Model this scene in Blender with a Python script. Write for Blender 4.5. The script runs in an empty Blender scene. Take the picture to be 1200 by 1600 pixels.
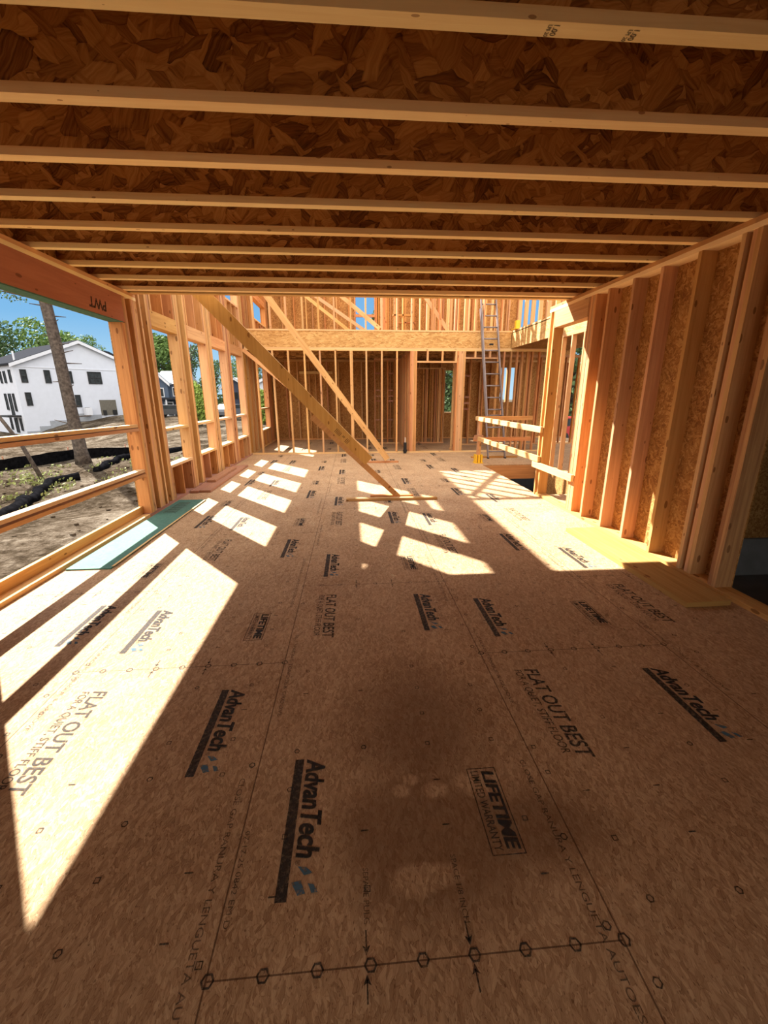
import bpy, math, random
from mathutils import Vector, Matrix, noise as mnoise
random.seed(7)
SC = bpy.context.scene
COL = SC.collection

# ------------------------------------------------------------------ camera
YAW, PITCH, ROLL, FPX, CH = 0.0751, 0.2739, -0.0022, 653.24, 1.5756
cy, sy, cp, sp = math.cos(YAW), math.sin(YAW), math.cos(PITCH), math.sin(PITCH)
Fv = Vector((sy*cp, cy*cp, -sp)); rv = Vector((cy, -sy, 0)); uv_ = rv.cross(Fv)
rr = rv*math.cos(ROLL) + uv_*math.sin(ROLL); uu = -rv*math.sin(ROLL) + uv_*math.cos(ROLL)
cam = bpy.data.cameras.new('camera'); co = bpy.data.objects.new('camera', cam); COL.objects.link(co)
cam.sensor_fit = 'VERTICAL'; cam.sensor_height = 24; cam.lens = FPX*24/1600; cam.clip_start = 0.05; cam.clip_end = 800
co.matrix_world = Matrix(((rr.x, uu.x, -Fv.x, 0), (rr.y, uu.y, -Fv.y, 0), (rr.z, uu.z, -Fv.z, CH), (0, 0, 0, 1)))
SC.camera = co

# ------------------------------------------------------------------ light
SUN_DIR = Vector((0.766, -0.928, -1.0)).normalized()
sl = bpy.data.lights.new('sun', 'SUN'); sl.energy = 4.5; sl.angle = 0.0093; sl.color = (1.0, 0.94, 0.86)
so = bpy.data.objects.new('sun', sl); COL.objects.link(so)
so.rotation_euler = SUN_DIR.to_track_quat('-Z', 'Y').to_euler(); so.location = (-8, 10, 12)
W = bpy.data.worlds.new('sky'); SC.world = W; W.use_nodes = True
nt = W.node_tree; nt.nodes.clear()
tc = nt.nodes.new('ShaderNodeTexCoord'); sx = nt.nodes.new('ShaderNodeSeparateXYZ'); nt.links.new(tc.outputs['Generated'], sx.inputs[0])
gr_ = nt.nodes.new('ShaderNodeValToRGB'); nt.links.new(sx.outputs[2], gr_.inputs[0]); el = gr_.color_ramp.elements
while len(el) > 1: el.remove(el[-1])
el[0].position = 0; el[0].color = (.55, .78, .93, 1)
for p_, c_ in ((.05, (.44, .70, .90)), (.14, (.22, .50, .82)), (.30, (.17, .40, .76)), (.45, (1.0, 1.2, 1.5)), (.60, (2.3, 2.4, 2.6)), (1.0, (2.3, 2.4, 2.6))):  # high sky, above the visible part, brightened to add fill light indoors
    e_ = el.new(p_); e_.color = (*c_, 1)
bg = nt.nodes.new('ShaderNodeBackground'); bg.inputs['Strength'].default_value = 0.20
out = nt.nodes.new('ShaderNodeOutputWorld')
# added fill light: unseen bright cloud bank in the sky half behind the viewer
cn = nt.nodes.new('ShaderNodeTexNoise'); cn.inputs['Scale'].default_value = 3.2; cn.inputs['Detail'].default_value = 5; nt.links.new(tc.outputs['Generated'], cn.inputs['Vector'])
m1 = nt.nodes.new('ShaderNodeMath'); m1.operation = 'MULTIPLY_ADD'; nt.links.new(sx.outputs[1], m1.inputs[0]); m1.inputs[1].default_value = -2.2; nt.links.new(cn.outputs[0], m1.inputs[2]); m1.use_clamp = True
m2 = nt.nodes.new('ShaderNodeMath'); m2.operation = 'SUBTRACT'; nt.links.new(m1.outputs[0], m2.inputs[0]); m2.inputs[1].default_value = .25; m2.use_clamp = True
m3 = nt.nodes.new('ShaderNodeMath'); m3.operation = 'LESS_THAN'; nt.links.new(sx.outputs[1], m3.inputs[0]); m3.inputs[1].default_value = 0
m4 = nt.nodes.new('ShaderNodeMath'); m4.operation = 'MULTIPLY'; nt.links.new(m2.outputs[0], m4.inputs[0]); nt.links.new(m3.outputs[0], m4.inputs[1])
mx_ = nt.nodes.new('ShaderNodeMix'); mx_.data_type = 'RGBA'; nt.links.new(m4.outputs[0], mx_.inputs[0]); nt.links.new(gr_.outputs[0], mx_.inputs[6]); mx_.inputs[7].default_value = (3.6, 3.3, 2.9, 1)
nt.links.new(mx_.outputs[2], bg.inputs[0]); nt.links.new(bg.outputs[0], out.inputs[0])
SC.view_settings.view_transform = 'Standard'; SC.view_settings.look = 'None'
SC.view_settings.gamma = 1.0; SC.view_settings.use_curve_mapping = False
SC.view_settings.exposure = 2.36
SC.cycles.max_bounces = 10; SC.cycles.diffuse_bounces = 8; SC.cycles.glossy_bounces = 3
SC.cycles.transparent_max_bounces = 12

# ------------------------------------------------------------------ materials
def mat(name):
    m = bpy.data.materials.new(name); m.use_nodes = True
    n = m.node_tree.nodes; n.clear()
    o = n.new('ShaderNodeOutputMaterial'); b = n.new('ShaderNodeBsdfPrincipled')
    m.node_tree.links.new(b.outputs[0], o.inputs[0]); b.inputs['Roughness'].default_value = 0.8
    b.inputs['Specular IOR Level'].default_value = 0.25
    return m, m.node_tree, b
class NT:
    def __init__(s, t): s.t = t
    def n(s, ty, **k):
        x = s.t.nodes.new(ty)
        for a, v in k.items(): setattr(x, a, v)
        return x
    def l(s, a, b): s.t.links.new(a, b)
    def val(s, x, v):
        if isinstance(v, (int, float)): x.default_value = v
        elif isinstance(v, (tuple, list)): x.default_value = v
        else: s.l(v, x)
    def math(s, op, a, b=0.0, c=None, clamp=False):
        x = s.n('ShaderNodeMath', operation=op); x.use_clamp = clamp
        s.val(x.inputs[0], a); s.val(x.inputs[1], b)
        if c is not None: s.val(x.inputs[2], c)
        return x.outputs[0]
    def mapping(s, vec, scale=(1, 1, 1), rot=(0, 0, 0), loc=(0, 0, 0)):
        x = s.n('ShaderNodeMapping'); s.l(vec, x.inputs[0])
        s.val(x.inputs['Scale'], scale); s.val(x.inputs['Rotation'], rot); s.val(x.inputs['Location'], loc)
        return x.outputs[0]
    def mapr(s, vec, stretch, rot, loc=(0, 0, 0)):
        x = s.n('ShaderNodeMapping', vector_type='TEXTURE'); s.l(vec, x.inputs[0])
        s.val(x.inputs['Scale'], (1, 1/stretch, 1)); s.val(x.inputs['Rotation'], (0, 0, rot)); s.val(x.inputs['Location'], loc)
        return x.outputs[0]
    def noise(s, vec, scale=1, detail=2, rough=.5, dist=0, dim='3D'):
        x = s.n('ShaderNodeTexNoise', noise_dimensions=dim); s.l(vec, x.inputs['Vector'])
        x.inputs['Scale'].default_value = scale; x.inputs['Detail'].default_value = detail
        x.inputs['Roughness'].default_value = rough; x.inputs['Distortion'].default_value = dist
        return x.outputs[0], x.outputs[1]
    def vor(s, vec, scale=1, feature='F1', dim='2D', rnd=1.0):
        x = s.n('ShaderNodeTexVoronoi', voronoi_dimensions=dim, feature=feature); s.l(vec, x.inputs['Vector'])
        x.inputs['Scale'].default_value = scale; x.inputs['Randomness'].default_value = rnd
        return x
    def ramp(s, f, stops):
        x = s.n('ShaderNodeValToRGB'); s.val(x.inputs[0], f); e = x.color_ramp.elements
        while len(e) > 1: e.remove(e[-1])
        e[0].position = stops[0][0]; e[0].color = (*stops[0][1], 1)
        for p, c in stops[1:]:
            q = e.new(p); q.color = (*c, 1)
        return x.outputs[0]
    def mix(s, f, a, b, mode='MIX'):
        x = s.n('ShaderNodeMix', data_type='RGBA', blend_type=mode); s.val(x.inputs[0], f)
        for i, v in ((6, a), (7, b)):
            if isinstance(v, tuple): x.inputs[i].default_value = (*v, 1)
            else: s.l(v, x.inputs[i])
        return x.outputs[2]
def lumber(name, light, dark, knot=(0.16, .06, .02), var=.30, hue=.02, grain=1.0, kn_=1.0):
    m, t, b = mat(name); N = NT(t)
    uv = N.n('ShaderNodeUVMap').outputs[0]
    oi = N.n('ShaderNodeObjectInfo')
    rnd = oi.outputs['Random']
    off = N.n('ShaderNodeCombineXYZ'); N.l(N.math('MULTIPLY', rnd, 37.0), off.inputs[0]); N.l(N.math('MULTIPLY', rnd, 11.0), off.inputs[1])
    va = N.n('ShaderNodeVectorMath', operation='ADD'); N.l(uv, va.inputs[0]); N.l(off.outputs[0], va.inputs[1])
    p = va.outputs[0]
    g, _ = N.noise(N.mapping(p, (1.2, 34*grain, 1)), 1, 5, .62, .7, '2D')
    g2, _ = N.noise(N.mapping(p, (.7, 5, 1)), 1, 3, .5, .4, '2D')
    f = N.math('ADD', N.math('MULTIPLY', g, .62), N.math('MULTIPLY', g2, .45))
    c = N.ramp(f, [(.30, dark), (.48, tuple((a+d)/2 for a, d in zip(light, dark))), (.66, light)])
    v = N.vor(N.mapping(p, (5, 12, 1)), 1, 'F1')
    sep = N.n('ShaderNodeSeparateColor'); N.l(v.outputs['Color'], sep.inputs[0])
    kn = N.math('LESS_THAN', v.outputs['Distance'], N.math('MULTIPLY', N.math('SUBTRACT', sep.outputs[0], .80), kn_))
    c = N.mix(N.math('MULTIPLY', kn, .75), c, knot)
    hs = N.n('ShaderNodeHueSaturation'); N.l(c, hs.inputs['Color'])
    N.l(N.math('ADD', .5-hue/2, N.math('MULTIPLY', N.math('FRACT', N.math('MULTIPLY', rnd, 7.31)), hue)), hs.inputs['Hue'])
    N.l(N.math('ADD', 1-var/2, N.math('MULTIPLY', rnd, var)), hs.inputs['Value'])
    N.l(N.math('ADD', .92, N.math('MULTIPLY', N.math('FRACT', N.math('MULTIPLY', rnd, 3.77)), .16)), hs.inputs['Saturation'])
    N.l(hs.outputs[0], b.inputs['Base Color'])
    bp = N.n('ShaderNodeBump'); bp.inputs['Strength'].default_value = .25; bp.inputs['Distance'].default_value = .004
    N.l(g, bp.inputs['Height']); N.l(bp.outputs[0], b.inputs['Normal'])
    return m
def osb(name, cols, scale=9.0, stretch=3.2, contrast=1.0, dirs=(0.15, 1.2, -0.75), fiber=.25, coord='uv', rough=.8, warp=.05):
    m, t, b = mat(name); N = NT(t)
    if coord == 'uv': p = N.n('ShaderNodeUVMap').outputs[0]
    else: p = N.n('ShaderNodeTexCoord').outputs['Object']
    def warped(src, sc, amt):
        _, wc = N.noise(src, sc, 3, .6, 0, '2D')
        c0 = N.n('ShaderNodeVectorMath', operation='SUBTRACT'); N.l(wc, c0.inputs[0]); c0.inputs[1].default_value = (.5, .5, .5)
        dv = N.n('ShaderNodeVectorMath', operation='SCALE'); N.l(c0.outputs[0], dv.inputs[0]); dv.inputs['Scale'].default_value = amt
        pa = N.n('ShaderNodeVectorMath', operation='ADD'); N.l(src, pa.inputs[0]); N.l(dv.outputs[0], pa.inputs[1]); return pa.outputs[0]
    q = warped(p, scale*.45, warp*14/scale)
    val = None
    for i, a in enumerate(dirs):
        sc = scale*(1, .72, 1.35, .9)[i % 4]
        mp = N.mapr(q, stretch, a, (i*3.3, i*7.1, 0))
        v = N.vor(mp, sc, 'F1'); ve = N.vor(mp, sc, 'DISTANCE_TO_EDGE')
        sep = N.n('ShaderNodeSeparateColor'); N.l(v.outputs['Color'], sep.inputs[0])
        fb, _ = N.noise(N.mapr(q, 17, a), scale*.7, 3, .65, .3, '2D')
        # each flake: own tone + grain along it, darker at its lifted edge
        e_ = N.n('ShaderNodeMapRange'); N.l(ve.outputs[0], e_.inputs[0]); e_.inputs[1].default_value = 0; e_.inputs[2].default_value = .09; e_.inputs[3].default_value = -.16; e_.inputs[4].default_value = 0
        tone = N.math('ADD', N.math('MULTIPLY', N.math('SUBTRACT', sep.outputs[0], .5), contrast*.62), N.math('ADD', N.math('MULTIPLY', N.math('SUBTRACT', fb, .5), fiber*3.2), e_.outputs[0]))
        if val is None: val, pr = tone, sep.outputs[1]
        else:
            g = N.math('GREATER_THAN', sep.outputs[1], pr)
            mx = N.n('ShaderNodeMix', data_type='FLOAT'); N.l(g, mx.inputs[0]); N.l(val, mx.inputs[2]); N.l(tone, mx.inputs[3]); val = mx.outputs[0]
            pr = N.math('MAXIMUM', sep.outputs[1], pr)
    big, _ = N.noise(p, 2.2, 2, .5, 0, '2D')
    f = N.math('ADD', N.math('ADD', val, .56), N.math('MULTIPLY', N.math('SUBTRACT', big, .5), .25))
    c = N.ramp(f, [(0.05, cols[0]), (.32, cols[1]), (.62, cols[2]), (.98, cols[3])])
    N.l(c, b.inputs['Base Color']); b.inputs['Roughness'].default_value = rough
    return m, N, b, c, p
def flat(name, c, rough=.7, metal=0, var=.12, scale=6, spec=.3):
    m, t, b = mat(name); N = NT(t)
    f, _ = N.noise(N.n('ShaderNodeTexCoord').outputs['Object'], scale, 4, .55)
    N.l(N.ramp(f, [(.3, tuple(x*(1-var) for x in c)), (.7, tuple(min(1, x*(1+var)) for x in c))]), b.inputs['Base Color'])
    b.inputs['Roughness'].default_value = rough; b.inputs['Metallic'].default_value = metal; b.inputs['Specular IOR Level'].default_value = spec
    return m
M = {}
M['lumber'] = lumber('spruce_lumber', (.63, .365, .155), (.44, .215, .08))
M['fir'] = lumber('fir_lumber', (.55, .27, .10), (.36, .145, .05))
M['shadefir'] = lumber('shaded_fir_lumber', (.50, .25, .09), (.25, .09, .03))  # fir copy with the near right jamb's shade put into its colour
M['pale'] = lumber('pale_pine_lumber', (.70, .46, .22), (.54, .32, .13), var=.15)
M['flange'] = lumber('flange_lumber', (.92, .74, .40), (.82, .60, .28), (.34, .17, .07), var=.12, kn_=.45)
M['lvl'] = lumber('lvl_lumber', (.46, .19, .09), (.36, .13, .06), var=.06, grain=.5)
M['old'] = lumber('weathered_lumber', (.42, .20, .12), (.28, .12, .07), var=.1)
M['yellowplank'] = lumber('wide_plank_lumber', (.46, .29, .095), (.32, .18, .05), var=.1)
M['plank'] = lumber('yellow_plank_lumber', (.56, .33, .13), (.42, .225, .08), var=.1)
M['web'] = osb('joist_web_osb', [(.08, .032, .010), (.27, .125, .038), (.48, .26, .085), (.66, .42, .17)], 7.0, 2.6, 1.0, (0.15, 1.1, -0.8, .55))[0]
M['osb'] = osb('wall_osb', [(.12, .045, .012), (.28, .12, .033), (.44, .22, .065), (.62, .38, .14)], 20, 3.2, .8, (1.5, .7, 2.3, 0.1), fiber=.2)[0]
M['rim'] = osb('rim_board_osb', [(.20, .08, .02), (.42, .22, .07), (.56, .33, .12), (.68, .45, .19)], 9, 4.0, .8, (0, .4, -.35, .15))[0]
M['green'], Ng, bgr, cg, pg = osb('green_sheathing', [(.04, .11, .08), (.06, .155, .115), (.08, .19, .145), (.10, .22, .17)], 14, 2.6, .5)
# floor: printed tongue and groove panels, fine strands along Y, seams, stains
mf, N, b, c, p = osb('subfloor_panels', [(.10, .04, .012), (.33, .19, .095), (.51, .335, .185), (.72, .52, .31)], 34, 2.8, .55, (1.57, 1.1, 2.05, 1.4), .22, 'obj')
sp_ = N.vor(N.mapr(p, 2.5, 1.5), 62, 'F1'); sc_ = N.n('ShaderNodeSeparateColor'); N.l(sp_.outputs['Color'], sc_.inputs[0])
c = N.mix(N.math('MULTIPLY', N.math('LESS_THAN', sp_.outputs['Distance'], N.math('MULTIPLY', N.math('SUBTRACT', sc_.outputs[0], .86), 2.2)), .6), c, (.10, .035, .012))
xyz = N.n('ShaderNodeSeparateXYZ'); N.l(p, xyz.inputs[0]); X, Y = xyz.outputs[0], xyz.outputs[1]
fx = N.math('DIVIDE', N.math('ADD', X, 20*1.2192+.4417), 1.2192)
row = N.math('FLOOR', fx); frx = N.math('FRACT', fx)
ex = N.math('MINIMUM', frx, N.math('SUBTRACT', 1.0, frx))
lx = N.math('LESS_THAN', ex, .0022)
odd = N.math('MODULO', row, 2.0)
ys = N.math('DIVIDE', N.math('ADD', N.math('SUBTRACT', Y, .803), N.math('ADD', 25.1, N.math('MULTIPLY', odd, 2.51-1.447))), 2.51)
fry = N.math('FRACT', ys); ey = N.math('MINIMUM', fry, N.math('SUBTRACT', 1.0, fry))
ly = N.math('LESS_THAN', ey, .0009)
seam = N.math('MAXIMUM', lx, ly)
lf, _ = N.noise(p, 1.1, 3, .5)
c = N.mix(N.math('MULTIPLY', N.math('SUBTRACT', lf, .35, clamp=True), .5), c, (.24, .14, .08))
# damp dusty stain with its own outline
def blob(cx, cy_, rx, ry, soft=.25, nz=.35):
    nn, _ = N.noise(p, 4.5, 4, .6)
    dx = N.math('DIVIDE', N.math('SUBTRACT', X, cx), rx); dy = N.math('DIVIDE', N.math('SUBTRACT', Y, cy_), ry)
    d = N.math('SQRT', N.math('ADD', N.math('MULTIPLY', dx, dx), N.math('MULTIPLY', dy, dy)))
    d = N.math('ADD', d, N.math('MULTIPLY', N.math('SUBTRACT', nn, .5), nz*2))
    x = N.n('ShaderNodeMapRange'); N.l(d, x.inputs[0]); x.inputs[1].default_value = 1-soft; x.inputs[2].default_value = 1+soft
    x.inputs[3].default_value = 1; x.inputs[4].default_value = 0
    return x.outputs[0]
st = N.math('MAXIMUM', blob(.28, 1.16, .36, .27), N.math('MAXIMUM', blob(.30, 1.72, .30, .38, .5, .6), blob(.66, 1.15, .26, .15, .4)))
for a in ((.185, 1.01, .085, .05), (.31, 1.335, .05, .035), (.24, 1.02, .11, .035), (.17, 1.34, .035, .03), (.50, 1.35, .10, .06), (.215, 1.39, .03, .025)):
    st = N.math('MULTIPLY', st, N.math('SUBTRACT', 1.0, blob(*a, .25, .2)))
c = N.mix(N.math('MULTIPLY', st, .62), c, (.17, .085, .036))
c = N.mix(N.math('MULTIPLY', seam, .75), c, (.07, .03, .015))
N.l(c, b.inputs['Base Color']); b.inputs['Roughness'].default_value = .75; b.inputs['Specular IOR Level'].default_value = .12
M['floor'] = mf
def ink(name, col, a=.86):
    m, t, b = mat(name); N = NT(t); b.inputs['Base Color'].default_value = (*col, 1); b.inputs['Roughness'].default_value = .8
    tr = N.n('ShaderNodeBsdfTransparent'); ms = N.n('ShaderNodeMixShader')
    f, _ = N.noise(N.n('ShaderNodeTexCoord').outputs['Object'], 60, 3, .7)
    rp = N.n('ShaderNodeMapRange'); N.l(f, rp.inputs[0]); rp.inputs[1].default_value = .3; rp.inputs[2].default_value = .52
    rp.inputs[3].default_value = a*.45; rp.inputs[4].default_value = a
    N.l(rp.outputs[0], ms.inputs[0]); N.l(tr.outputs[0], ms.inputs[1]); N.l(b.outputs[0], ms.inputs[2])
    N.l(ms.outputs[0], [x for x in t.nodes if x.type == 'OUTPUT_MATERIAL'][0].inputs[0])
    return m
M['ink'] = ink('black_print', (.035, .028, .024)); M['inklight'] = ink('faint_print', (.06, .04, .03), .7); M['inkblue'] = ink('blue_print', (.06, .15, .21), .8)
M['deckup'] = M['web']
M['concrete'] = flat('concrete', (.20, .21, .22), .9)
M['alu'] = flat('ladder_aluminium', (.22, .19, .19), .45, .3, .08)
M['yellow'] = flat('yellow_painted_steel', (.78, .48, .03), .45)
M['black'] = flat('black_plastic', (.015, .015, .016), .5)
M['copper'] = flat('pale_pipe', (.6, .5, .42), .5)
M['siding'] = flat('white_house_siding', (.50, .53, .60), .8, 0, .03, 2)
M['trim'] = flat('white_trim', (.55, .57, .62), .7, 0, .03)
M['roof'] = flat('dark_roof_shingles', (.03, .032, .038), .9, spec=0)
M['glass'] = flat('dark_window_glass', (.025, .03, .033), .45, 0, .5, 3, .12)
M['wframe'] = flat('dark_window_frame', (.02, .02, .022), .5)
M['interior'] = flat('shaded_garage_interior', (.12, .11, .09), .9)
M['block'] = flat('grey_foundation', (.26, .28, .31), .9)
M['blue'] = flat('blue_grey_siding', (.06, .085, .13), .8, 0, .05, 2)
M['navy'] = flat('navy_siding', (.045, .055, .09), .8, 0, .05, 2)
M['bark'] = flat('pine_bark', (.085, .07, .06), 1, 0, .5, 9, 0)
M['leafA'] = flat('green_leaves', (.11, .18, .045), .75, 0, .6, 3)
M['leafB'] = flat('dark_green_leaves', (.07, .12, .045), .75, 0, .5, 3)
M['leafC'] = flat('yellow_green_leaves', (.22, .30, .06), .75, 0, .4, 3)
M['weed'] = flat('low_weeds', (.24, .27, .10), .85, 0, .5, 5)
M['carblack'] = flat('black_car_paint', (.02, .022, .026), .25, 0, .1, 2, .6)
M['carred'] = flat('red_car_paint', (.35, .02, .02), .3, 0, .1, 2, .6)
M['carsilver'] = flat('silver_car_paint', (.10, .11, .13), .3, .2, .1, 2, .6)
M['fabric'] = flat('black_silt_fabric', (.006, .006, .007), 1, 0, .5, 8, 0)
M['redmark'] = flat('red_print', (.45, .04, .02), .8)
mg, N, bgd = None, None, None
mg, t, bgd = mat('bare_dirt'); bgd.inputs['Specular IOR Level'].default_value = 0; bgd.inputs['Roughness'].default_value = 1; N = NT(t); pc = N.n('ShaderNodeTexCoord').outputs['Object']
f1, _ = N.noise(pc, .35, 6, .6, .5); f2, _ = N.noise(pc, 5, 6, .65, .3); f3, _ = N.noise(pc, 24, 3, .6)
ff = N.math('ADD', N.math('MULTIPLY', f1, .5), N.math('ADD', N.math('MULTIPLY', f2, .35), N.math('MULTIPLY', f3, .15)))
N.l(N.ramp(ff, [(.38, (.014, .010, .0065)), (.46, (.04, .030, .020)), (.52, (.08, .063, .046)), (.60, (.15, .127, .098))]), bgd.inputs['Base Color'])
bp = N.n('ShaderNodeBump'); bp.inputs['Strength'].default_value = .9; bp.inputs['Distance'].default_value = .12; N.l(f2, bp.inputs['Height']); N.l(bp.outputs[0], bgd.inputs['Normal'])
M['dirt'] = mg

# ------------------------------------------------------------------ mesh helpers
class MB:
    def __init__(s): s.v = []; s.f = []; s.uv = []
    def quad(s, pts, uvs):
        i = len(s.v); s.v += [tuple(q) for q in pts]; s.f.append(tuple(range(i, i+len(pts)))); s.uv += uvs
    def obox(s, o, ax, ay, az):
        """box from corner o with edge vectors; ax = long axis (u)"""
        o = Vector(o); ax = Vector(ax); ay = Vector(ay); az = Vector(az)
        if ax.cross(ay).dot(az) < 0: o = o+ay; ay = -ay
        L, A, B = ax.length, ay.length, az.length
        r0, r1 = random.uniform(0, 20), random.uniform(0, 20)
        c = [o, o+ax, o+ax+ay, o+ay, o+az, o+ax+az, o+ax+ay+az, o+ay+az]
        i = len(s.v); s.v += [tuple(q) for q in c]
        for fc, (w, h, k) in (((0, 3, 2, 1), (0, 0, 0)), ((4, 5, 6, 7), (0, 0, 1)), ((0, 1, 5, 4), (0, 0, 2)), ((3, 7, 6, 2), (0, 0, 3)), ((0, 4, 7, 3), (0, 0, 4)), ((1, 2, 6, 5), (0, 0, 5))):
            s.f.append(tuple(i+q for q in fc))
            for q in fc:
                u = L*(q in (1, 2, 5, 6)); a = A*(q in (2, 3, 6, 7)); bb = B*(q in (4, 5, 6, 7))
                if k in (0, 1): t = (u, a+.31*k)
                elif k in (2, 3): t = (u, bb+.77+.2*k)
                else: t = (a*.2+k, bb)
                s.uv.append((t[0]+r0, t[1]+r1))
    def box(s, x0, x1, y0, y1, z0, z1, ax=None):
        d = {'x': (x1-x0, 0, 0), 'y': (0, y1-y0, 0), 'z': (0, 0, z1-z0)}
        if ax is None: ax = max(d, key=lambda k: abs(sum(d[k])))
        o = [k for k in 'xyz' if k != ax]
        # right handed order
        s.obox((x0, y0, z0), d[ax], d[o[0]], d[o[1]])
    def beam(s, p0, p1, w, h, side=(0, 1, 0)):
        """bar p0->p1, w along side, h along the remaining direction, centred"""
        p0 = Vector(p0); p1 = Vector(p1); a = p1-p0; sd = Vector(side).normalized(); sd = (sd-a.normalized()*sd.dot(a.normalized())).normalized()
        up = a.normalized().cross(sd)
        s.obox(p0-sd*w/2-up*h/2, a, sd*w, up*h)
    def tube(s, pts, rad, n=8, cap=True):
        pts = [Vector(q) for q in pts]; rad = rad if isinstance(rad, (list, tuple)) else [rad]*len(pts)
        base = len(s.v); prev = None
        for k, q in enumerate(pts):
            d = (pts[min(k+1, len(pts)-1)]-pts[max(k-1, 0)]).normalized()
            ref = Vector((0, 0, 1)) if abs(d.z) < .9 else Vector((1, 0, 0))
            if prev is None: e1 = d.cross(ref).normalized()
            else: e1 = (prev-d*prev.dot(d)).normalized()
            prev = e1; e2 = d.cross(e1)
            for j in range(n):
                a = 2*math.pi*j/n; s.v.append(tuple(q+(e1*math.cos(a)+e2*math.sin(a))*rad[k]))
        for k in range(len(pts)-1):
            for j in range(n):
                a = base+k*n+j; b_ = base+k*n+(j+1) % n
                s.f.append((a, b_, b_+n, a+n)); s.uv += [(k, j/n), (k, (j+1)/n), (k+1, (j+1)/n), (k+1, j/n)]
        if cap:
            s.f.append(tuple(base+j for j in reversed(range(n)))); s.uv += [(0, 0)]*n
            e = base+(len(pts)-1)*n; s.f.append(tuple(e+j for j in range(n))); s.uv += [(0, 0)]*n
    def prism(s, poly, vec):
        """closed polygon (3D points) extruded by vec"""
        P = [Vector(q) for q in poly]; v = Vector(vec); n = len(P)
        nrm = sum(((P[i]-P[0]).cross(P[(i+1) % n]-P[0]) for i in range(n)), Vector())
        if nrm.dot(v) > 0: P = P[::-1]
        e1 = (P[1]-P[0]).normalized(); e2 = v.normalized().cross(e1)
        i0 = len(s.v); s.v += [tuple(q) for q in P]+[tuple(q+v) for q in P]
        s.f.append(tuple(i0+k for k in range(n))); s.uv += [(q.dot(e1), q.dot(e2)) for q in P]
        s.f.append(tuple(i0+n+k for k in reversed(range(n)))); s.uv += [(q.dot(e1), q.dot(e2)) for q in reversed(P)]
        for k in range(n):
            a, b_ = k, (k+1) % n; L = (P[b_]-P[a]).length
            s.f.append((i0+b_, i0+a, i0+n+a, i0+n+b_)); s.uv += [(L, 0), (0, 0), (0, v.length), (L, v.length)]
    def mesh(s, name):
        me = bpy.data.meshes.new(name); me.from_pydata(s.v, [], s.f)
        u = me.uv_layers.new(name='UVMap'); flatuv = [q for t in s.uv for q in t]; u.data.foreach_set('uv', flatuv)
        me.update(); return me
    def build(s, name, m, parent=None, smooth=False):
        me = s.mesh(name); me.materials.append(m)
        if smooth: me.shade_smooth()
        return link(name, me, parent)
ROOT = {}
def link(name, me, parent=None):
    o = bpy.data.objects.new(name, me); COL.objects.link(o)
    if parent is not None:
        o.parent = parent; o.matrix_parent_inverse = Matrix.Translation(-ROOT[parent.name]); ROOT[o.name] = Vector((0, 0, 0))
    else: ROOT[o.name] = Vector((0, 0, 0))
    return o
def thing(name, label, cat, loc=(0, 0, 0), group=None):
    o = bpy.data.objects.new(name, None); COL.objects.link(o); o.location = loc; o.empty_display_size = .1
    ROOT[o.name] = Vector(loc); tag(o, label, cat, group); return o
def tag(o, label, cat, group=None):
    o['label'] = label; o['category'] = cat
    if group: o['group'] = group
    return o
def struct(name, label=None):
    o = bpy.data.objects.new(name, None); COL.objects.link(o); ROOT[o.name] = Vector((0, 0, 0)); o['kind'] = 'structure'
    if label: o['label'] = label
    return o
def bx(name, m, parent, x0, x1, y0, y1, z0, z1, ax=None):
    q = MB(); q.box(x0, x1, y0, y1, z0, z1, ax); return q.build(name, m, parent)
def recenter(o):
    """single-mesh thing: put its origin at the base centre"""
    me = o.data; xs = [v.co.x for v in me.vertices]; ys = [v.co.y for v in me.vertices]; zs = [v.co.z for v in me.vertices]
    c = Vector(((min(xs)+max(xs))/2, (min(ys)+max(ys))/2, min(zs))); me.transform(Matrix.Translation(-c)); o.location = c; return o
T = .039; W4 = .0915; W6 = .144
XL, XR, H = -2.72, 2.95, 2.804
TT = 5.97           # top of the two-storey walls

# ------------------------------------------------------------------ floor
floor = struct('floor', 'printed wood-strand subfloor panels with a stair opening')
q = MB()
for (x0, x1, y0, y1) in ((-2.88, 3.0, -3.0, 15.6), (3.0, 4.28, 9.44, 15.6), (4.28, 8.0, 4.6, 15.6), (3.0, 4.28, 4.6, 6.42)):
    q.box(x0, x1, y0, y1, -.022, 0, 'y')
q.build('subfloor', M['floor'], floor)
for (a, b_, c_, d_) in ((3.0, 4.28, 9.44, 9.53), (3.0, 4.28, 6.33, 6.42)):
    bx('opening_joist', M['fir'], floor, a, b_, c_, d_, -.34, -.023)
bx('opening_joist', M['rim'], floor, 2.955, 2.999, 6.42, 9.44, -.34, -.023)
q = MB()
for k in range(38):
    y = -2.9+.503*k
    q.box(-2.86, 2.95, y, y+.05, -.38, -.023)
q.build('floor_joists', M['web'], floor)['kind'] = 'stuff'

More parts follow.
